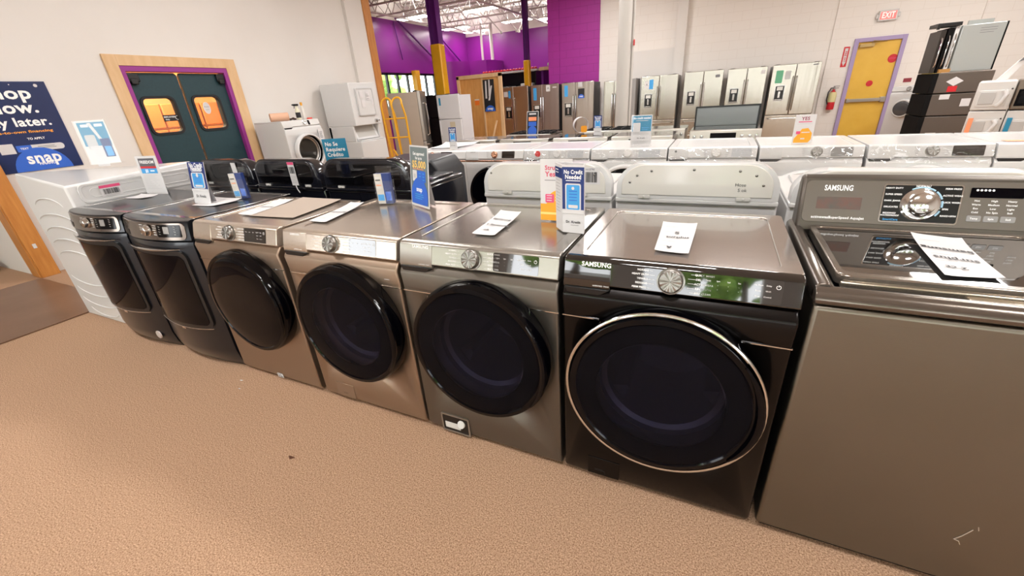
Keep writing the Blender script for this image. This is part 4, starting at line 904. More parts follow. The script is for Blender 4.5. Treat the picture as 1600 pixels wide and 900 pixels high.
MB().box(-.09, .0, 0, .07, .06, 1.74).build('door', WHITE, ed, bevel=.008); MB().box(.0, .10, .02, .7, .02, 1.72).build('cabinet', GREYP, ed, bevel=.006); MB().tube([(-.03, 0, .7), (-.03, -.05, .75), (-.03, -.05, 1.5), (-.03, 0, 1.55)], .012, 8).build('handle', CHROME, ed)
fridge('side-by-side refrigerator next to the plywood partition, small blue tag', -5.50, -4.69, YR, 1.76, 'side', FR_PL, FR_BK, labels=[('rect', -.37, 1.50, -.24, 1.64, PAPER), ('rect', -.22, 1.46, -.15, 1.66, SKYB)])
fridge('mauve side-by-side refrigerator with white paper on its top corner, middle of three', -4.60, -3.76, YR, 1.755, 'side', mat('fridge_mauve_steel', '#a0918c', .34, metal=1, bump=(3, .4), brushed=(3.2, 1, .12)), FR_BK, labels=[('rect', -.34, 1.36, -.24, 1.68, SKYB), ('rect', .05, 1.57, .17, 1.73, PAPER), ('text', 'A', .11, 1.65, .08, GREYI), ('rect', .24, 1.65, .36, 1.68, PAPER)])
fridge('side-by-side refrigerator with blue poster sticker, below the purple pier', -3.67, -2.77, YR, 1.745, 'side', FR_PL, FR_BK, labels=[('rect', -.37, 1.40, -.27, 1.68, SKYB), ('rect', .02, 1.62, .14, 1.74, LGREYI), ('rect', .02, 1.34, .20, 1.58, INK), ('disc', .11, 1.36, .08, BLUE, (.02, 1.34, .20, 1.58)), ('text', 'snap', .11, 1.39, .05, WINK)])
# hall refrigerators behind the hand truck
fridge('tall tan refrigerator turned sideways behind the yellow hand truck', 0, .9, 0, 1.76, 'french', mat('grey_door', '#a8a29b', .3, metal=.6), mat('tan_side', '#a5988a', .45), d=.72, loc=(-5.86, 7.44, 0), rz=PI/2 + .48, disp=False)
fridge('black refrigerator standing between the tan and the white one', -.36, .36, 0, 1.66, 'top', BLACK, BLACK, d=.60, loc=(-5.97, 8.16, 0))
fridge('white top-freezer refrigerator with blue tag before the plywood partition', -.30, .30, 0, 1.64, 'top', mat('white_fridge_door', '#c9c9cc', .3), mat('white_fridge_side', '#c6c6ca', .4), loc=(-5.28, 7.55, 0), rz=.0, d=.55, labels=[('rect', -.24, 1.42, -.19, 1.58, TEALB), ('rect', .0, .88, .14, 1.06, mat('beige_note', '#bdb29a', .6))])
# plywood partition
pp = thing('plywood_partition', 'plywood partition with pine frame beside the refrigerators', 'partition', (-5.5, 9.5, 0))
MB().box(-.63, .67, 0, .02, .05, 2.06).build('plywood_sheet', PLY, pp)
MB().box(-.66, -.58, -.04, 0, 0, 2.08).box(.60, .70, -.04, 0, 0, 2.08).box(-.66, .70, -.04, 0, 2.0, 2.09).box(.08, .13, -.02, 0, 0, 2.0).build('pine_frame', PINE, pp, bevel=.004)
f = Face(); f.rect(-.17, 1.35, -.03, 1.50, mat('orange_note', '#ef7d2c', .5)).rect(-.17, 1.47, -.03, 1.50, PAPER); f.build(pp, 'orange_note', loc=(0, -.002, 0))
f = Face(); f.rect(.13, 1.18, .46, 1.95, INK).disc(.30, 1.18, .15, BLUE, (.13, 1.18, .46, 1.95)).text('snap', .30, 1.25, .09, WINK)
for a_, b_ in (((.22, 1.92), (.20, 1.5)), ((.32, 1.94), (.30, 1.55)), ((.38, 1.8), (.28, 1.45))):
    f.poly([(a_[0] - .02, a_[1]), (a_[0] + .02, a_[1]), (b_[0] + .03, b_[1]), (b_[0] - .02, b_[1])], PAPER)
f.build(pp, 'credit_poster', loc=(0, -.024, 0))
put('wood_prop', 'pine board leaning against the left edge of the plywood partition', 'board', MB().tube([(-6.05, 9.1, .0), (-5.98, 9.42, .95)], .04, 4), PINE)
put('wood_prop', 'pine board leaning at the right side of the plywood partition', 'board', MB().tube([(-5.2, 9.15, .0), (-5.0, 9.42, .95)], .025, 4), PINE)
# display shelves of the hall
sh = thing('display_shelf', 'black display shelf with red edge above the refrigerators in the opening', 'shelf', (-6.5, 13.6, 0))
MB().box(-1.0, 1.0, 0, .5, .4, .45).box(-1.0, 1.0, 0, .5, 1.3, 1.35).box(-1.0, 1.0, .45, .5, 0, 2.3).box(-1.0, -.95, 0, .5, 0, 2.3).box(.95, 1.0, 0, .5, 0, 2.3).build('shelf_frame', BLACK, sh)
a = MB(); a.box(-1.05, 1.05, -.05, .5, 2.26, 2.32); a.build('top_board', WHITE2, sh)
a = MB()
for k in range(18): a.lathe([(0, 0), (.055, .01), (.05, .05), (0, .07)], (-1.0 + k*.118, -.03, 2.32), 'z', 10)
a.build('red_edge', REDI, sh)
for k, (x, ww, hh, m_, lb) in enumerate(((-.72, .34, .55, WHITE2, 'white oven on the black shelf'), (-.18, .46, .5, BLACK, 'black box with light speckles on the black shelf'), (.62, .46, .55, WHITE2, 'white framed microwave on the black shelf'))):
    ob = thing('countertop_oven', lb, 'oven', (-6.5 + x, 13.62, 1.35)); MB().box(-ww/2, ww/2, 0, .38, 0, hh).build('body', m_, ob, bevel=.02); MB().box(-ww/2 + .05, ww/2 - .12, -.01, 0, .08, hh - .1).build('door', GLOSSB if k else WHITE, ob, bevel=.01); MB().box(ww/2 - .1, ww/2 - .03, -.008, 0, .1, hh - .1).build('control_panel', GREYP, ob)
ws = thing('pallet_rack', 'wooden rack board on purple uprights beside the purple pier', 'rack', (-4.75, 13.4, 0))
MB().box(-.55, .62, 0, .7, 2.24, 2.34).build('board', PINE, ws); MB().box(-.5, -.42, .05, .6, 0, 2.24).box(.5, .58, .05, .6, 0, 2.24).build('upright', mat('dark_purple_steel', '#4a1458'), ws)
for k, (x, z, c_, lb) in enumerate(((.05, 2.34, '#5e9a4c', 'green bag at the bottom of the bag stack on the rack'), (.12, 2.49, '#dfe2da', 'white bag in the middle of the bag stack'), (.18, 2.645, '#c9d060', 'yellow green bag on top of the bag stack'))):
    b = MB(); b.loft([[(s_*math.copysign(1, 1)*(.42 - .03*k)*math.cos(a_)*abs(math.cos(a_))**-.3 if abs(math.cos(a_)) > 1e-3 else 0, .22*math.sin(a_), zz) for a_ in [2*PI*i/20 for i in range(20)]] for zz, s_ in ((0, .8), (.04, 1), (.11, 1), (.15, .75))])
    o = put('feed_bag', lb, 'bag', b, mat('bag_' + c_[1:], c_, .6, noise=(7, '#8a9a80', .3))); o.location = (-4.75 + x, 13.75, z)
# ================================================================== LEFT WALL GROUP
lwsh = front_washer('older white front-loader with open dark drum, left of the stacked laundry centre', -5.55, 3.72, H=.985, W=.70, D=.66, body=WHITE, top=WHITE, panel=WHITE2, ring=WHITE, glass=BLACKG, r=.27, dz=.52, dial=.05, disp=(.12, .16), knob=CHROME, knobr=.028, rz=PI/2, legends=None, drawer=True, seam=False, open_hole=True)
# it stands on a pedestal: its top is above the others
ped = thing('appliance_pedestal', 'white pedestal drawer under the older front-loader by the wall', 'pedestal', (-5.55, 3.72, 0), PI/2)
lwsh.location = (-5.55, 3.72, .40)
MB().box(-.35, .35, .01, .66, 0, .40).build('drawer_box', WHITE, ped, bevel=.006); MB().box(-.34, .34, -.01, .012, .03, .37).build('drawer', WHITE, ped, bevel=.01); MB().box(-.2, .2, -.03, -.005, .26, .29).build('handle', CHG, ped, bevel=.006)
# items on top of it
pr = thing('paper_roll', 'roll of brown paper lying on the old white front-loader', 'roll', (-5.75, 3.50, 1.385))
MB().lathe([(.034, -.13), (.06, -.13), (.06, .13), (.034, .13)], (0, 0, .061), 'y', 28, closed=True).build('tube', mat('kraft_roll', '#d3a78c', .7), pr); pr.rotation_euler = (0, 0, -.5)
bt = thing('spray_bottle', 'black and white spray bottle with black trigger on the old front-loader', 'bottle', (-5.78, 3.88, 1.3855))
MB().lathe([(0, 0), (.035, .002), (.037, .02), (.037, .12), (.03, .15), (.014, .18), (.013, .205), (0, .206)], (0, 0, 0), 'z', 20).build('body', mat('pale_bottle', '#d8d2b8', .35), bt)
MB().lathe([(.0378, .03), (.0378, .11)], (0, 0, 0), 'z', 20).build('bottle_label', INK, bt); MB().box(-.02, .02, -.05, .03, .205, .235).box(-.012, .012, -.075, -.05, .215, .23).tube([(0, -.035, .205), (0, -.05, .17)], .006, 6).build('trigger', BLACK, bt, bevel=.004)
b2 = thing('squeeze_bottle', 'clear tall bottle with yellow cap beside the spray bottle', 'bottle', (-5.80, 4.0, 1.3855))
MB().lathe([(0, 0), (.028, .002), (.03, .02), (.024, .16), (.012, .20), (.011, .21), (0, .21)], (0, 0, 0), 'z', 20).build('body', mat('milky_bottle', '#d9d6d0', .3), b2); MB().cyl((0, 0, .208), (0, 0, .255), .016, .02, seg=16).build('cap', mat('amber_cap', '#e0a030', .4), b2)
put('red_cap', 'flat red lid lying beside the bottles', 'lid', MB().lathe([(0, .022), (.04, .02), (.045, 0), (0, 0)], (-5.72, 4.03, 1.3855), 'z', 20), mat('red_plastic', '#d8331f', .4))
tp_ = MB(); rnd = random.Random(5)
for k in range(6): x, y = -5.78 + rnd.uniform(-.03, .03), 3.70 + rnd.uniform(-.06, .06); tp_.tube([(x - .02, y - .03, 1.397), (x, y, 1.41 + .01*(k % 2)), (x + .02, y + .04, 1.397)], .011, 6)
put('work_gloves', 'dark brown crumpled gloves between the roll and the bottles', 'gloves', tp_, mat('dark_leather', '#3a2218', .7))
tg = thing('energy_tag', 'white paper tag hanging on the old front-loader door', 'tag', (-5.53, 4.02, 1.06)); MB().box(0, .003, -.05, .05, 0, .17).build('tag_sheet', PAPER, tg); f = Face(); f.lines(-.035, .035, .03, .12, 7, GREYI, .006); f.build(tg, loc=(.003, 0, 0), rot=(0, 0, PI/2))
# sign: No Se Requiere Credito
sg = thing('spanish_sign', 'teal sign reading No Se Requiere Credito below the open drum', 'sign', (-3.63, 2.5, .835), .30)
MB().box(-.155, .145, 0, .004, .0, .355).build('sheet', TEALB, sg, bevel=.001); MB().box(-.01, .01, .003, .012, -.835, .1).box(-.12, .12, -.06, .07, -.835, -.82).build('sign_stand', BLACK, sg)
f = Face(); f.text('No Se', -.045, .295, .06, WINK).text('Requiere', -.005, .235, .06, WINK, width=.24).text('Crédito', -.02, .175, .06, WINK); f.build(sg)
# stacked laundry centre
lc = thing('laundry_centre', 'white stacked laundry centre against the end of the left wall', 'laundry centre', (-5.42, 5.17, 0), PI/2)
MB().box(-.34, .34, .06, .80, .02, .93).build('washer_cabinet', WHITE, lc, bevel=.012, seg=3)
MB().box(-.34, .34, .10, .80, 1.20, 1.91).box(-.34, -.30, .18, .80, .93, 1.20).box(.30, .34, .18, .80, .93, 1.20).build('dryer_cabinet', WHITE, lc, bevel=.012, seg=3)
MB().box(-.34, .34, .74, .80, .93, 1.2).build('rear_column', WHITE, lc)
dr = MB().box(-.22, .22, .08, .10, 1.36, 1.82).build('dryer_door', WHITE, lc, bevel=.012, seg=3)
g = MB(); bevel_poly_ring(rrect(0, 1.59, .44, .46, .03, 4), rrect(0, 1.59, .40, .42, .03, 4), 'y', .074, .082, g); g.build('door_rim', LGREYI, dr)
f = Face(); f.rect(-.14, 1.66, -.05, 1.77, PAPER).rect(-.12, 1.50, -.03, 1.62, PAPER).rect(0.02, 1.62, .12, 1.76, PAPER).disc(.05, 1.70, .03, LGREYI).rect(.15, 1.53, .19, 1.62, PAPER).lines(.03, .11, 1.64, 1.68, 2, GREYI, .006); f.build(lc, 'paper_stickers', loc=(0, .073, 0))
for x in (.19,): MB().lathe([(.035, 0), (.03, -.03), (0, -.032)], (x, .10, 1.26), 'y', 24).build('knob', CHROME, lc); 
MB().lathe([(.012, 0), (.012, -.01), (0, -.01)], (.28, .10, 1.26), 'y', 12).build('start_button', BLACK, lc)
g = MB(); bevel_poly_ring([(-.29, -.30), (.29, -.30), (.29, .0), (-.29, .0)], [(-.24, -.26), (.24, -.26), (.24, -.04), (-.24, -.04)], 'y', -.02, .0, g); o = g.build('open_lid', WHITE, lc, bevel=.004); o.location = (0, .30, 1.235); o.rotation_euler = (-.35, 0, 0)
MB().box(-.24, .24, -.014, -.008, -.26, -.04).build('lid_window', mat('clouded_lid', '#b5b3ae', .25), o)
MB().box(-.30, .30, .09, .66, .93, .952).build('washer_top', WHITE, lc, bevel=.008)
# yellow hand truck
ht_ = thing('hand_truck', 'yellow steel hand truck standing beside the laundry centre', 'hand truck', (-4.75, 5.15, 0), .15)
m_ = MB()
for x in (-.19, .02): m_.tube([(x - .10, -.10, 1.50)] + [(x - .10 + .10*(1 - math.cos(a)), -.10 + .05*math.sin(a), 1.52 + .10*math.sin(a)) for a in [PI*i/8 for i in range(9)]] + [(x + .10, -.02, 1.3), (x + .10, .0, .12)], .017, 10)
m_.tube([(-.29, -.10, 1.50), (-.26, -.02, .12)], .017, 10).tube([(-.08, -.1, 1.5), (-.08, -.0, .12)], .017, 10)
for z in (1.28, .96, .60, .34): m_.tube([(-.285, -.04 + .0*z, z), (.12, -.0, z)], .013, 8)
m_.build('frame', YELLOWP, ht_)
MB().box(-.30, .16, -.26, .0, .02, .035).build('toe_plate', YELLOWP, ht_)
for x in (-.30, .17): MB().lathe([(.05, -.03), (.12, -.035), (.135, -.015), (.135, .015), (.12, .035), (.05, .03)], (x, .09, .135), 'x', 28, closed=True).build('wheel', RUBBER, ht_)
m_ = MB(); m_.cyl((-.32, .09, .135), (.19, .09, .135), .015, seg=10).tube([(-.25, .0, .75), (-.1, .14, .3), (-.25, .09, .14)], .016, 8).tube([(.12, .0, .75), (.02, .14, .3), (.12, .09, .14)], .016, 8).build('axle_brace', YELLOWP, ht_)
MB().box(-.2, .1, -.05, .0, .52, .60).tube([(.14, -.02, .75), (.22, .0, .2)], .02, 8).build('strap', BLACK, ht_, bevel=.01)
# second machine side beside the left end of the black row (white panel behind)
# poster on the left wall
ps = thing('credit_poster', 'large navy poster with big white words and snap logo on the left wall', 'poster', (XL + .004, 0, 0), 0)
W_ = .72; MB().box(0, .006, .47, 1.186, 1.10, 1.985).build('poster_sheet', NAVY, ps)
f = Face(); m_navy = mat('deep_navy', '#152a5e', .25, noise=(2, '#0f1f49', .3)); m_wb = WINK
f.rect(.472, 1.102, 1.184, 1.983, m_navy)
f.text('Shop', .832, 1.870, .16, m_wb, width=.395).text('now.', .850, 1.730, .155, m_wb, width=.36).text('Pay later.', .818, 1.590, .12, m_wb, width=.53)
f.text('Lease-to-own financing', .80, 1.497, .035, ORANGEI, width=.53).text('TO APPLY', .90, 1.425, .03, m_wb)
f.rect(.71, 1.30, 1.10, 1.365, PAPER, .03).rect(.71, 1.30, .83, 1.365, BLUE, .005).text('TEXT', .77, 1.332, .026, m_wb).lines(.88, 1.04, 1.325, 1.34, 2, GREYI, .006)
f.rect(.58, 1.29, .695, 1.39, PAPER, .005).disc(.86, 1.10, .235, BLUE, (.472, 1.102, 1.184, 1.983))
f.text('snap', .885, 1.225, .16, m_wb, width=.28).text('FINANCE', .90, 1.165, .035, m_wb).disc(1.10, 1.945, .016, PAPER).disc(.9, 1.955, .005, PAPER)
f.build(ps, loc=(.0065, 0, 0), rot=(0, 0, PI/2))
# red-handled thing on the floor far left
rt = thing('floor_scraper', 'red-handled dark scraper lying on the floor at the far left edge', 'tool', (-7.35, .22, 0), .15)
MB().tube([(-.6, -.12, .02), (.02, -.02, .02)], .022, 8).build('handle', mat('red_plastic', '#d8331f'), rt); MB().tube([(-.25, .0, .03), (-.05, .04, .07), (.12, .03, .04), (.2, .0, .012)], [.02, .05, .04, .012], 8).build('head', mat('dark_rubber', '#46382c', .8), rt)
# fire extinguisher, sign, exit sign
fe = thing('fire_extinguisher', 'red fire extinguisher hanging on the block wall left of the yellow door', 'fire extinguisher', (2.76, YB, .72))
MB().lathe([(0, 0), (.07, .005), (.075, .03), (.075, .33), (.06, .38), (.025, .41), (.02, .44), (0, .44)], (0, -.09, 0), 'z', 28).build('cylinder', REDI, fe)
MB().lathe([(.0765, .12), (.0765, .28), (.06, .335)], (0, -.09, .05), 'z', 28).build('instruction_label', mat('cream_label', '#d8cf9a', .5), fe)
MB().box(-.015, .09, -.105, -.075, .46, .475).box(-.015, .10, -.105, -.075, .50, .515).cyl((0, -.09, .43), (0, -.09, .51), .018, seg=12).build('valve_handle', GREYP, fe, bevel=.003)
MB().tube([(-.01, -.09, .47), (-.06, -.1, .47), (-.10, -.11, .38), (-.105, -.11, .22), (-.07, -.12, .12)], .011, 8).build('hose', BLACK, fe); MB().box(-.03, .03, -.02, 0, .1, .4).build('wall_bracket', BLACK, fe)
fs_ = thing('extinguisher_sign', 'narrow white sign with red arrow above the fire extinguisher', 'sign', (2.84, YB - .002, 0))
MB().box(-.055, .055, -.004, 0, 1.62, 2.03).build('sheet', REDI, fs_)
f = Face(); f.rect(-.03, 1.70, .03, 2.0, PAPER).poly([(-.035, 1.72), (.035, 1.72), (0, 1.64)], PAPER).text('FIRE', 0, 1.89, .055, REDI, rot=-PI/2).text('EXT', 0, 1.77, .05, REDI, rot=-PI/2); f.build(fs_, loc=(0, -.0045, 0))
ex = thing('exit_sign', 'lit red EXIT sign above the yellow door', 'exit sign', (3.42, YB - .002, 2.46))
MB().box(-.16, .17, -.06, 0, 0, .20).box(.05 - .1, .15 - .1, -.04, 0, -.01, .0).build('housing', WHITE2, ex, bevel=.01)
MB().box(-.20, -.155, -.05, -.01, .05, .14).box(.165, .215, -.05, -.01, .05, .14).build('lamp_head', WHITE2, ex, bevel=.015)
f = Face(); f.rect(-.13, .03, .14, .17, mat('lit_exit_red', '#f0605c', .5, emit=1.3), .008).text('EXIT', .005, .10, .15, mat('exit_letters', '#ffb4ae', .5, emit=1.3), width=.22); f.build(ex, loc=(0, -.0605, 0))
put('wall_notice', 'small red notice on the block wall right of the yellow door', 'sign', MB().box(4.02, 4.16, YB - .006, YB, 1.22, 1.30), mat('maroon_sign', '#8c2f3a', .5))
# small front-loader with cartons beside the yellow door
sw = front_washer('narrow white front-loader showing its round door beside the yellow exit door', 3.62, 9.9, H=.985, W=.52, D=.66, body=WHITE, top=WHITE, panel=WHITE2, ring=WHITE2, glass=mat('grey_drum_glass', '#4a4a4c', .1), hole=False, r=.165, dz=.60, dial=0, disp=(.12, .2), legends=None, rz=-.62, seam=False, drawer=False)
sw.location.z = .20
put('wooden_skid', 'dark wooden skid under the narrow white front-loader', 'skid', MB().box(-.28, .28, -.02, .7, 0, .08).box(-.28, -.20, -.02, .7, .08, .20).box(.20, .28, -.02, .7, .08, .20).box(-.04, .04, -.02, .7, .08, .20), mat('dark_wood', '#3d2f22', .8), loc=(3.62, 9.9, 0), rot=(0, 0, -.62))
ct = thing('opened_carton', 'tall opened olive brown carton between the small front-loader and the dark stack', 'carton', (3.82, 8.92, 0))
m_ = MB(); m_.box(-.22, -.20, -.25, .5, 0, 1.35).box(-.22, .04, .48, .50, 0, 1.75).loft([[(-.20, -.25, .2), (-.10, -.27, .2), (-.10, -.26, .2), (-.20, -.24, .2)], [(-.20, -.25, 1.3), (-.12, -.29, 1.1), (-.12, -.28, 1.1), (-.20, -.24, 1.3)]]); m_.build('carton_wall', mat('olive_carton', '#a8923e', .8), ct)
# stack of dark crated appliances, right back
STK = mat('dark_speckled_steel', '#655c55', .45, metal=.5, bump=(200, .2)); STS = mat('stack_side_black', '#141313', .85, spec=.1)
def crate(label, z0, z1, x0=3.385, x1=4.03, y=8.0, stick=()):
    t = thing('boxed_appliance', label, 'appliance', ((x0+x1)/2, y, z0)); h2 = (x1-x0)/2
    MB().box(-h2, h2, 0.01, .62, .006, z1 - z0 - .004).build('front_casing', STK, t, bevel=.008); MB().box(-h2 - .06, -h2 + .01, .0, .66, .002, z1 - z0 - .002).build('end_cap', STS, t, bevel=.01)
    f = Face()
    for s_ in stick:
        if s_[0] == 'r': f.rect(*s_[1:])
        else: f.poly(s_[1], s_[2])
    if f.k: f.build(t, 'paper_sticker', loc=(0, .009, 0))
    return t
crate('dark steel unit at the bottom of the right back stack', 0, .405)
crate('dark steel unit second from the bottom of the right back stack, small label', .41, .775, stick=[('r', -.25, .06, -.12, .12, PAPER)])
crate('dark steel unit in the middle of the right back stack with white papers', .78, 1.10, stick=[('r', -.22, .24, -.10, .31, PAPER), ('r', .05, .13, .16, .24, PAPER), ('r', .19, .13, .27, .21, PAPER)])
crate('dark steel unit on top of the right back stack with diamond label', 1.105, 1.395, stick=[('r', -.16, .02, -.05, .10, REDI), ('p', [(-.10, .10), (0, .165), (-.10, .23), (-.20, .165)], PAPER)])
st = thing('upright_panel_unit', 'pale grey appliance panel standing on top of the dark stack', 'appliance', (3.78, 8.1, 1.40))
MB().box(-.26, .22, .0, .12, 0, .62).build('panel', mat('blue_grey_steel', '#a9adab', .3, metal=.4), st, bevel=.01); MB().box(.22, .235, .0, .14, 0, .62).build('side_edge', STS, st); MB().box(-.18, .10, .10, .125, .6, .68).build('top_flange', mat('blue_grey_steel', '#a9adab'), st)
f = Face(); f.lines(-.05, .14, .50, .56, 3, GREYI, .006); f.build(st, 'vent_marks', loc=(0, -.001, 0))
bx = thing('carton_foot', 'small brown carton pad under the upright dark doors', 'carton', (3.42, 8.05, 1.40)); MB().box(-.03, .10, -.01, .045, 0, .05).build('pad', CARD, bx)
for k, (x, ww, m_, lb) in enumerate(((3.48, .05, WHITE2, 'white slim door standing upright next to the pale grey panel'), (3.41, .07, STS, 'black slim appliance door standing upright, middle of the upright doors'), (3.33, .06, mat('dark_brushed', '#3d3733', .35, metal=.6), 'dark brown appliance door standing upright, left of the white one'))):
    t = thing('upright_door', lb, 'appliance door', (x, 8.12, 1.40)); h_ = (.62, .60, .58)[k]
    MB().box(-ww/2, ww/2, .0, .45, 0, h_).build('door_panel', m_, t, bevel=.006); MB().tube([(0, 0, .08), (0, -.03, .12), (0, -.03, h_ - .15), (0, 0, h_ - .1)], .008, 8).build('handle', CHROME, t)
t = thing('black_bracket_cover', 'black channel cover lying across the top of the upright doors', 'cover', (3.36, 8.1, 2.022)); MB().box(-.14, .14, -.02, .3, 0, .05).box(-.14, -.11, -.04, .0, -.03, .05).build('channel', BLACK, t, bevel=.004)
# stacked white dryers, right
DRG = mat('dryer_grey_white', '#c9c7c4', .3)
def dryer_unit(label, x0, z0, z1, y=6.5, ww=.33, tape=None, dark=False, porth=True):
    u = x0 - 3.30 + ww/2; t = thing('stacked_dryer', label, 'dryer', (3.33 + u*math.cos(-.38), y + u*math.sin(-.38), z0), -.38); h2 = ww/2; h_ = z1 - z0 - .006
    MB().box(-h2 + .003, h2 - .003, 0, .60, 0.0, h_).build('cabinet', STEELD if dark else DRG, t, bevel=.012)
    pl = MB().box(-h2 + .03, h2 - .04, -.012, .0, .04, h_ - .10).build('front_panel', BLACKG if dark else DRG, t, bevel=.006)
    MB().box(-h2 + .05, .02, -.02, -.012, .07, h_ - .12).build('window', GLOSSB if dark else mat('dull_window', '#aeacaa', .25), pl, bevel=.004)
    MB().tube([(.06, -.014, .05), (.085, -.035, .09), (.11, -.04, h_*.55), (.085, -.03, h_ - .10)], .022 if not dark else .03, 10).build('handle', WHITE if not dark else CHROME, t)
    if tape: MB().box(-h2 + .025, -h2 + .07, -.024, -.011, .03, h_ - .08).build('edge_tape', tape, t)
    if not dark: MB().lathe([(0, -.004), (.009, -.004), (.009, 0)], (.14, -.0, h_ - .09), 'y', 12).build('screw_cap', BLACK, t)
    return t
for k, (zz0, zz1, tp1, tp2, nm) in enumerate(((0, .32, None, None, 'bottom'), (.325, .62, None, None, 'second'), (.625, .945, PEACH, TEALB, 'third'))):
    a1 = dryer_unit('white dryer front in the %s layer of the right stack%s' % (nm, ', orange tape on its edge' if tp1 else ', left side'), 3.30, zz0, zz1, tape=tp1)
    a2 = dryer_unit('white dryer front in the %s layer of the right stack%s' % (nm, ', teal tape on its edge' if tp2 else ', right side'), 3.635, zz0, zz1, tape=tp2)
dryer_unit('white dryer front on the top layer of the right stack', 3.30, .95, 1.285)
dryer_unit('dark steel machine with black glass door on top of the right stack', 3.635, .95, 1.285, ww=.50, dark=True)
wr = put('plastic_wrap', 'crumpled clear wrap with a grey label sticking up from the right stack', 'wrap', MB().loft([[(3.52, 6.60, 1.286), (3.62, 6.60, 1.286), (3.62, 6.62, 1.286), (3.52, 6.62, 1.286)], [(3.66, 6.60, 1.50), (3.76, 6.60, 1.54), (3.76, 6.61, 1.54), (3.66, 6.61, 1.50)]]), mat('cloudy_wrap', '#dcdad8', .25), bevel=.003)
put('wrap_label', 'grey label on the wrap above the right stack', 'label', MB().loft([[(3.655, 6.592, 1.48), (3.745, 6.592, 1.51), (3.745, 6.597, 1.51), (3.655, 6.597, 1.48)], [(3.69, 6.592, 1.53), (3.775, 6.592, 1.56), (3.775, 6.597, 1.56), (3.69, 6.597, 1.53)]]), GREYI)

# ================================================================== CARDS, SIGNS AND PAPERS ON THE MACHINES
ZT = .986
def phone(f, x, z, w_, h_, lens=PAPER):
    f.rect(x - w_/2, z - h_/2, x + w_/2, z + h_/2, PAPER, w_*.12); f.rect(x - w_*.42, z - h_*.45, x + w_*.42, z + h_*.45, SKYB, w_*.08)
    f.rect(x - w_*.3, z - h_*.40, x + w_*.3, z - h_*.28, PAPER, .002)
    for k in range(4): f.rect(x - w_*.26, z - h_*.12 + k*h_*.11, x + w_*.26, z - h_*.09 + k*h_*.11, BLUE)
    f.disc(x, z + h_*.33, w_*.09, PAPER)
def folded_card(label, loc, rz, s=1.0):
    """three sided folded brochure: blue head, phone picture, white foot, curved text side"""
    t = thing('folded_brochure', label, 'brochure', loc, rz); w_, h_, d_ = .092*s, .270*s, .075*s
    pl = [(-w_/2, 0), (w_/2, 0)] + [(w_/2 - (w_ + d_)*.5*(1 - math.cos(a)) , d_*math.sin(a)) for a in []]
    m_ = MB(); th = .0015
    out = [(-w_/2, 0), (w_/2, 0), (w_/2 - .01, .035*s), (-w_/2 - .02*s, .07*s), (-w_/2 - .055*s, .055*s)]
    inn = [(-w_/2 + .002, .003), (w_/2 - .004, .003), (w_/2 - .013, .033*s), (-w_/2 - .018*s, .066*s), (-w_/2 - .051*s, .054*s)]
    bevel_poly_ring(out, inn, 'z', 0, h_, m_); m_.build('card', PAPER, t)
    f = Face(); f.rect(-w_/2, h_*.36, w_/2, h_*.97, NAVY).text('No Credit', 0, h_*.90, .021*s, WINK, width=w_*.84).text('Needed', 0, h_*.83, .023*s, WINK, width=w_*.72).rect(-w_*.33, h_*.775, w_*.33, h_*.785, WINK)
    phone(f, 0, h_*.54, w_*.72, h_*.40); f.rect(-w_*.5, h_*.30, w_*.5, h_*.352, PAPER); f.text('Dr. Kredit', 0, h_*.17, .014*s, INK).lines(-.01, .03, h_*.12, h_*.12, 1, GREYI)
    f.build(t)
    sd = Face(); L = math.hypot(.055*s, .055*s); sd.rect(0, h_*.80, L, h_*.95, NAVY).lines(.01, L*.8, h_*.30, h_*.76, 11, GREYI, .0012).lines(.012, L*.6, h_*.87, h_*.91, 2, WINK, .003)
    sd.build(t, 'side_face', loc=(-w_/2 - .055*s, .055*s, 0), rot=(0, 0, -PI/4)); return t
folded_card('folded No Credit Needed brochure with blue head standing on the dark platinum washer', (-.038, .285, ZT), -.10, .98)
def struct(f, w_, h_):
    f.text('Struc', -.022, h_*.86, .026, mat('rose_ink', '#d0506a', .5), True).text('Yes!', -.022, h_*.76, .030, mat('rose_ink', '#d0506a')).rect(-w_*.36, h_*.66, w_*.30, h_*.67, GREYI)
    f.rect(-w_/2, 0, w_/2, h_*.28, ORANGEI).disc(w_*.12, h_*.28, w_*.42, ORANGEI, (-w_/2, 0, w_/2, h_*.6)).rect(-w_*.34, h_*.30, -w_*.06, h_*.44, PINKI, .004).lines(-w_*.30, -w_*.1, h_*.33, h_*.41, 3, PAPER, .003).rect(-w_*.02, h_*.38, w_*.4, h_*.40, PAPER).rect(-w_*.02, h_*.33, w_*.4, h_*.35, PAPER).rect(-w_/2, h_*.10, w_/2, h_*.14, mat('pale_yellow_ink', '#f6d27a', .5))
stand_card('leaning_card', 'white card with orange blob behind the blue brochure', (-.165, .44, ZT), -.02, .145, .262, .06, struct)
put_paper('price_sheet', 'white price sheet in the middle of the dark platinum washer top', [(-.474, .513), (-.359, .50), (-.336, .175), (-.445, .176)], ZT, [('Samsung', .5, .35, .02, False), ('$ 1 Samsung', .5, .6, .02, False), ('ok', .4, .82, .02, False)])
put_paper('price_sheet', 'white price sheet on the black stainless washer top', [(.282, .466), (.409, .467), (.400, .147), (.290, .157)], ZT, [('S', .5, .35, .028, False), ('surplus', .55, .5, .02, False), ('v', .4, .86, .03, False)])
put_paper('price_sheet', 'white price sheet with handwriting upside down on the glass lid', [(1.059, .498), (1.173, .459), (1.157, .158), (1.034, .144)], .9862, [('Samsung', .5, .35, .024, True), ('surplus', .5, .6, .024, True), ('2 ct', .35, .82, .02, True)])
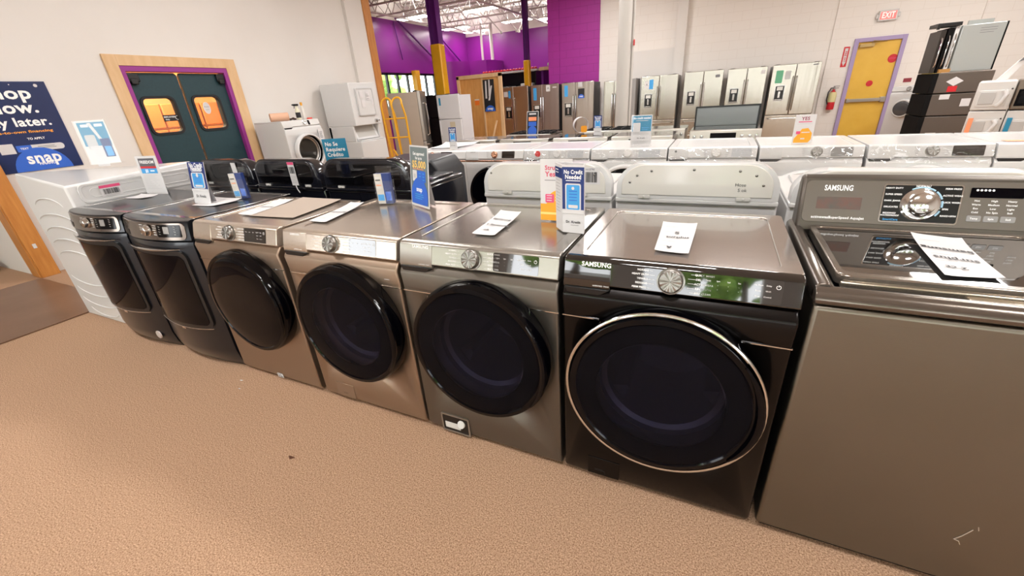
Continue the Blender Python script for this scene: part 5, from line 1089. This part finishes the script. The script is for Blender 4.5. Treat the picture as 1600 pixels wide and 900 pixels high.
put_paper('price_sheet', 'long white price sheet on the champagne washer top by the brochure holder', [(-1.455, .515), (-1.366, .53), (-1.286, .172), (-1.407, .17)], ZT, [('Samsung', .5, .5, .02, False)])
put_paper('price_sheet', 'long white price sheet on the champagne washer beside the dryers', [(-2.068, .513), (-1.958, .531), (-1.884, .189), (-2.013, .192)], ZT, [('Samsung', .5, .5, .02, False)], curl=.01)
put_paper('large_sheet', 'large grey-beige sheet with lifted corner lying on the champagne washer tops', [(-1.96, .60), (-1.62, .60), (-1.56, .20), (-1.90, .18)], ZT - .0008, None, curl=.006, m=mat('beige_sheet', '#a8998c', .5))
put_paper('loose_leaflet', 'white leaflet lying beside the blue brochure on the second dryer', [(-2.66, .46), (-2.38, .47), (-2.42, .30), (-2.62, .28)], ZT + .002, [('-----', .4, .5, .03, False)])
put_paper('loose_leaflet', 'small white leaflet lying under the FREEDOM card', [(-3.56, .44), (-3.36, .46), (-3.40, .36), (-3.60, .34)], ZT + .002)
def five(f, w_, h_):
    f.rect(-w_/2 + .006, .012, w_/2 - .006, h_ - .008, mat('slate_ink', '#6d7a7c', .4)).text('Get approved', 0, h_*.87, .022, WINK, width=w_*.62).text('for up to', 0, h_*.80, .02, WINK, width=w_*.36)
    f.text('$5,000', 0, h_*.695, .05, mat('gold_ink', '#f2c766', .4), width=w_*.74).rect(-w_*.34, h_*.62, w_*.26, h_*.63, PEACH).rect(-w_*.36, h_*.42, -w_*.12, h_*.60, PAPER, .003).rect(-w_*.30, h_*.47, -w_*.18, h_*.54, LGREYI)
    f.rect(-w_*.10, h_*.42, w_*.36, h_*.60, BLUE, .003)
    for k in range(3): f.rect(0, h_*(.45 + .05*k), w_*.1, h_*(.465 + .05*k), SKYB).rect(w_*.2, h_*(.45 + .05*k), w_*.3, h_*(.465 + .05*k), SKYB)
    f.disc(0, h_*.17, w_*.46, BLUE, (-w_/2 + .006, .012, w_/2 - .006, h_), n=40).disc(0, h_*.23, w_*.40, BLUE, (-w_/2 + .006, .012, w_/2 - .006, h_)).text('snap', 0, h_*.29, .034, WINK).lines(-w_*.25, w_*.25, h_*.13, h_*.2, 3, SKYB, .004)
stand_card('counter_sign', 'tall grey and blue counter sign reading $5,000 in a white frame', (-.985, .55, ZT), -.46, .205, .315, .13, five)
def yes(f, w_, h_):
    f.text('YES', 0, h_*.86, .035, mat('rose_dark', '#8c3a52', .5)).rect(-w_*.32, h_*.74, w_*.32, h_*.77, PINKI).rect(-w_*.36, h_*.68, w_*.36, h_*.69, LGREYI)
    f.poly([(-w_/2 + .01, .01), (w_*.3, .01), (w_*.42, h_*.15), (w_*.42, h_*.36), (w_*.2, h_*.54), (-w_*.1, h_*.52), (-w_*.3, h_*.30), (-w_/2 + .01, h_*.18)], ORANGEI).rect(-w_*.36, h_*.34, -w_*.16, h_*.44, PINKI).rect(-w_*.1, h_*.38, w_*.3, h_*.41, PAPER).rect(-w_*.1, h_*.16, w_*.1, h_*.2, PAPER)
def credit(f, w_, h_):
    f.rect(-w_/2 + .006, h_*.48, w_/2 - .006, h_ - .008, TEALB).text('No credit needed', 0, h_*.90, .028, WINK, width=w_*.84).rect(-w_*.3, h_*.81, w_*.3, h_*.83, LGREYI)
    f.rect(-w_*.42, h_*.46, -w_*.06, h_*.76, PAPER, .008).rect(w_*.02, h_*.58, w_*.36, h_*.60, SKYB).rect(w_*.02, h_*.52, w_*.3, h_*.54, SKYB)
    f.lines(-w_*.4, w_*.4, h_*.38, h_*.44, 3, LGREYI, .004).text('Dr. Kredit', 0, h_*.26, .016, GREYI).lines(-w_*.42, w_*.42, h_*.08, h_*.16, 4, LGREYI, .003)
stand_card('leaning_card', 'YES card with orange blob standing on the white lid near the exit door', (1.07, 3.03, ZT), .10, .145, .225, .08, yes)
stand_card('counter_sign', 'blue and white No credit needed sign in front of the round column', (-.225, 3.02, ZT + .004), .05, .185, .275, .10, credit, holder=True)
def bluecard(f, w_, h_):
    f.rect(-w_/2, h_*.36, w_/2, h_, NAVY).text('No Credit', 0, h_*.92, .02*w_/.1, WINK, width=w_*.8).text('Needed', 0, h_*.84, .022*w_/.1, WINK, width=w_*.66).rect(-w_*.3, h_*.775, w_*.3, h_*.785, WINK); phone(f, 0, h_*.56, w_*.76, h_*.38); f.rect(-w_/2, h_*.30, w_/2, h_*.36, PAPER).text('Dr. Kredit', 0, h_*.18, .013*w_/.1, GREYI)
stand_card('leaning_brochure', 'blue No Credit Needed brochure leaning back on the second bow-front dryer', (-2.62, .35, ZT), -.02, .185, .265, .16, bluecard)
stand_card('leaning_brochure', 'small blue brochure standing at the left end of the white third row', (-2.33, 3.02, ZT), .0, .10, .24, .08, bluecard)
stand_card('leaning_brochure', 'blue brochure on a range left of the round column', (-1.08, 4.75, .94), .0, .11, .25, .06, bluecard)
def freedom(f, w_, h_):
    f.rect(-w_*.38, h_*.66, w_*.38, h_*.94, mat('slate_dark', '#5a5a60', .5)).text('FREEDOM', 0, h_*.84, .03, WINK, width=w_*.66).rect(-w_*.38, h_*.68, w_*.38, h_*.735, REDI).rect(-w_*.38, h_*.55, w_*.38, h_*.68, SKYB).text('$0', -w_*.12, h_*.61, .032, WINK).rect(w_*.05, h_*.60, w_*.25, h_*.63, WINK)
    f.lines(-w_*.36, w_*.36, h_*.14, h_*.50, 9, LGREYI, .0022).poly([(-w_*.12, h_*.38), (w_*.0, h_*.38), (w_*.30, h_*.16), (w_*.22, h_*.14)], PAPER)
stand_card('leaning_card', 'white FREEDOM card with red and blue bands on the first bow-front dryer', (-3.505, .52, ZT), .12, .235, .285, .06, freedom)
def teal(f, w_, h_):
    f.rect(-w_/2 + .012, h_*.42, w_/2 - .012, h_ - .012, TEALB).rect(-w_*.34, h_*.86, -w_*.10, h_*.92, WINK).rect(w_*.1, h_*.86, w_*.36, h_*.92, WINK).rect(-w_*.36, h_*.34, -w_*.02, h_*.68, LGREYI, .01).poly([(-w_*.12, h_*.95), (w_*.0, h_*.95), (w_*.2, h_*.55), (w_*.1, h_*.55)], PAPER)
    f.rect(-w_*.30, -.02, w_*.10, h_*.42, PAPER).lines(-w_*.24, w_*.04, h_*.18, h_*.38, 5, LGREYI, .003).rect(w_*.10, h_*.15, w_*.42, h_*.58, NAVY).rect(w_*.16, h_*.17, w_*.38, h_*.40, SKYB, .006)
def m0frame(f, w_, h_): teal(f, w_, h_)
t = stand_card('acrylic_frame_sign', 'clear acrylic frame with teal and navy leaflets on the sideways white dryer', (-4.28, .60, 1.207), .75, .21, .34, .05, teal, m=mat('frosted_acrylic', '#d4d2cc', .3), holder=True)
def brochure_holder(label, loc, rz):
    t = thing('brochure_holder', label, 'brochure holder', loc, rz)
    m_ = MB(); m_.box(-.05, .05, 0, .002, 0, .13).box(-.05, .05, .045, .047, 0, .205).box(-.05, -.048, 0, .047, 0, .13).box(.048, .05, 0, .047, 0, .13).box(-.05, .05, 0, .047, 0, .002); m_.build('acrylic_box', ACRYL, t)
    MB().box(-.045, .045, .008, .036, .003, .17).build('brochure_stack', NAVY, t)
    f = Face(); f.rect(-.045, .003, .045, .17, NAVY).rect(-.045, .003, -.0, .17, mat('pale_face', '#c9c4bc', .5))
    for k in range(5): f.rect(-.04, .09 + k*.014, -.01, .096 + k*.014, (PAPER, PEACH, PAPER, INK, PAPER)[k])
    f.rect(-.042, .02, -.003, .055, SKYB).rect(.008, .02, .04, .07, BLUE); f.build(t, 'brochure_cover', loc=(0, .0075, 0)); return t
brochure_holder('clear brochure holder with blue leaflets on the champagne washer left of the $5,000 sign', (-1.235, .56, ZT), .25)
brochure_holder('clear brochure holder with blue leaflets beside the leaning blue brochure', (-2.44, .50, ZT), .35)
def price(f, w_, h_):
    f.rect(-w_/2 + .008, .012, w_/2 - .008, h_ - .008, INK).rect(-w_*.3, h_*.86, w_*.3, h_*.92, PAPER).rect(-w_*.34, h_*.60, w_*.34, h_*.76, PEACH).rect(-w_*.34, h_*.38, w_*.34, h_*.56, BLUE).disc(0, h_*.16, w_*.38, BLUE, (-w_/2 + .008, .012, w_/2 - .008, h_))
stand_card('counter_sign', 'tilted dark sign with orange and blue bands on the range row', (-2.18, 5.05, .94), -.1, .20, .34, .15, price)
rg_ = thing('curled_card', 'round curled white card with orange patch on the range row', 'card', (-1.42, 5.1, .945), .5)
m_ = MB(); m_.lathe([(.105, -.06), (.108, -.06), (.108, .06), (.105, .06)], (0, 0, .11), 'y', 36, closed=True); m_.build('band', PAPER, rg_)
f = Face(); f.rect(-.01, .01, .08, .10, ORANGEI, .02); f.build(rg_, 'orange_patch', loc=(0, -.061, 0))
put_paper('loose_leaflet', 'rolled white papers on the white lid at the left end of the third row', [(-2.75, 3.5), (-2.25, 3.5), (-2.4, 3.2), (-2.75, 3.15)], ZT, None, curl=.03)
# lint and scraps on the carpet
for k, (x, y, s_, lb) in enumerate(((-2.07, -.10, .012, 'tiny white crumb on the carpet by the champagne washer'), (-2.0, -.16, .009, 'smallest white crumb on the carpet'), (-1.22, -.42, .02, 'small dark twig on the open carpet'))):
    put('carpet_scrap', lb, 'scrap', MB().loft([[(x - s_, y, 0.001), (x, y - s_*.5, 0.001), (x + s_, y + s_*.3, .001)], [(x - s_*.6, y, s_*.5), (x, y - s_*.3, s_*.6), (x + s_*.7, y + s_*.2, s_*.4)]]), PAPER if k < 2 else mat('twig', '#5a3420', .8))
bpy.context.view_layer.update()
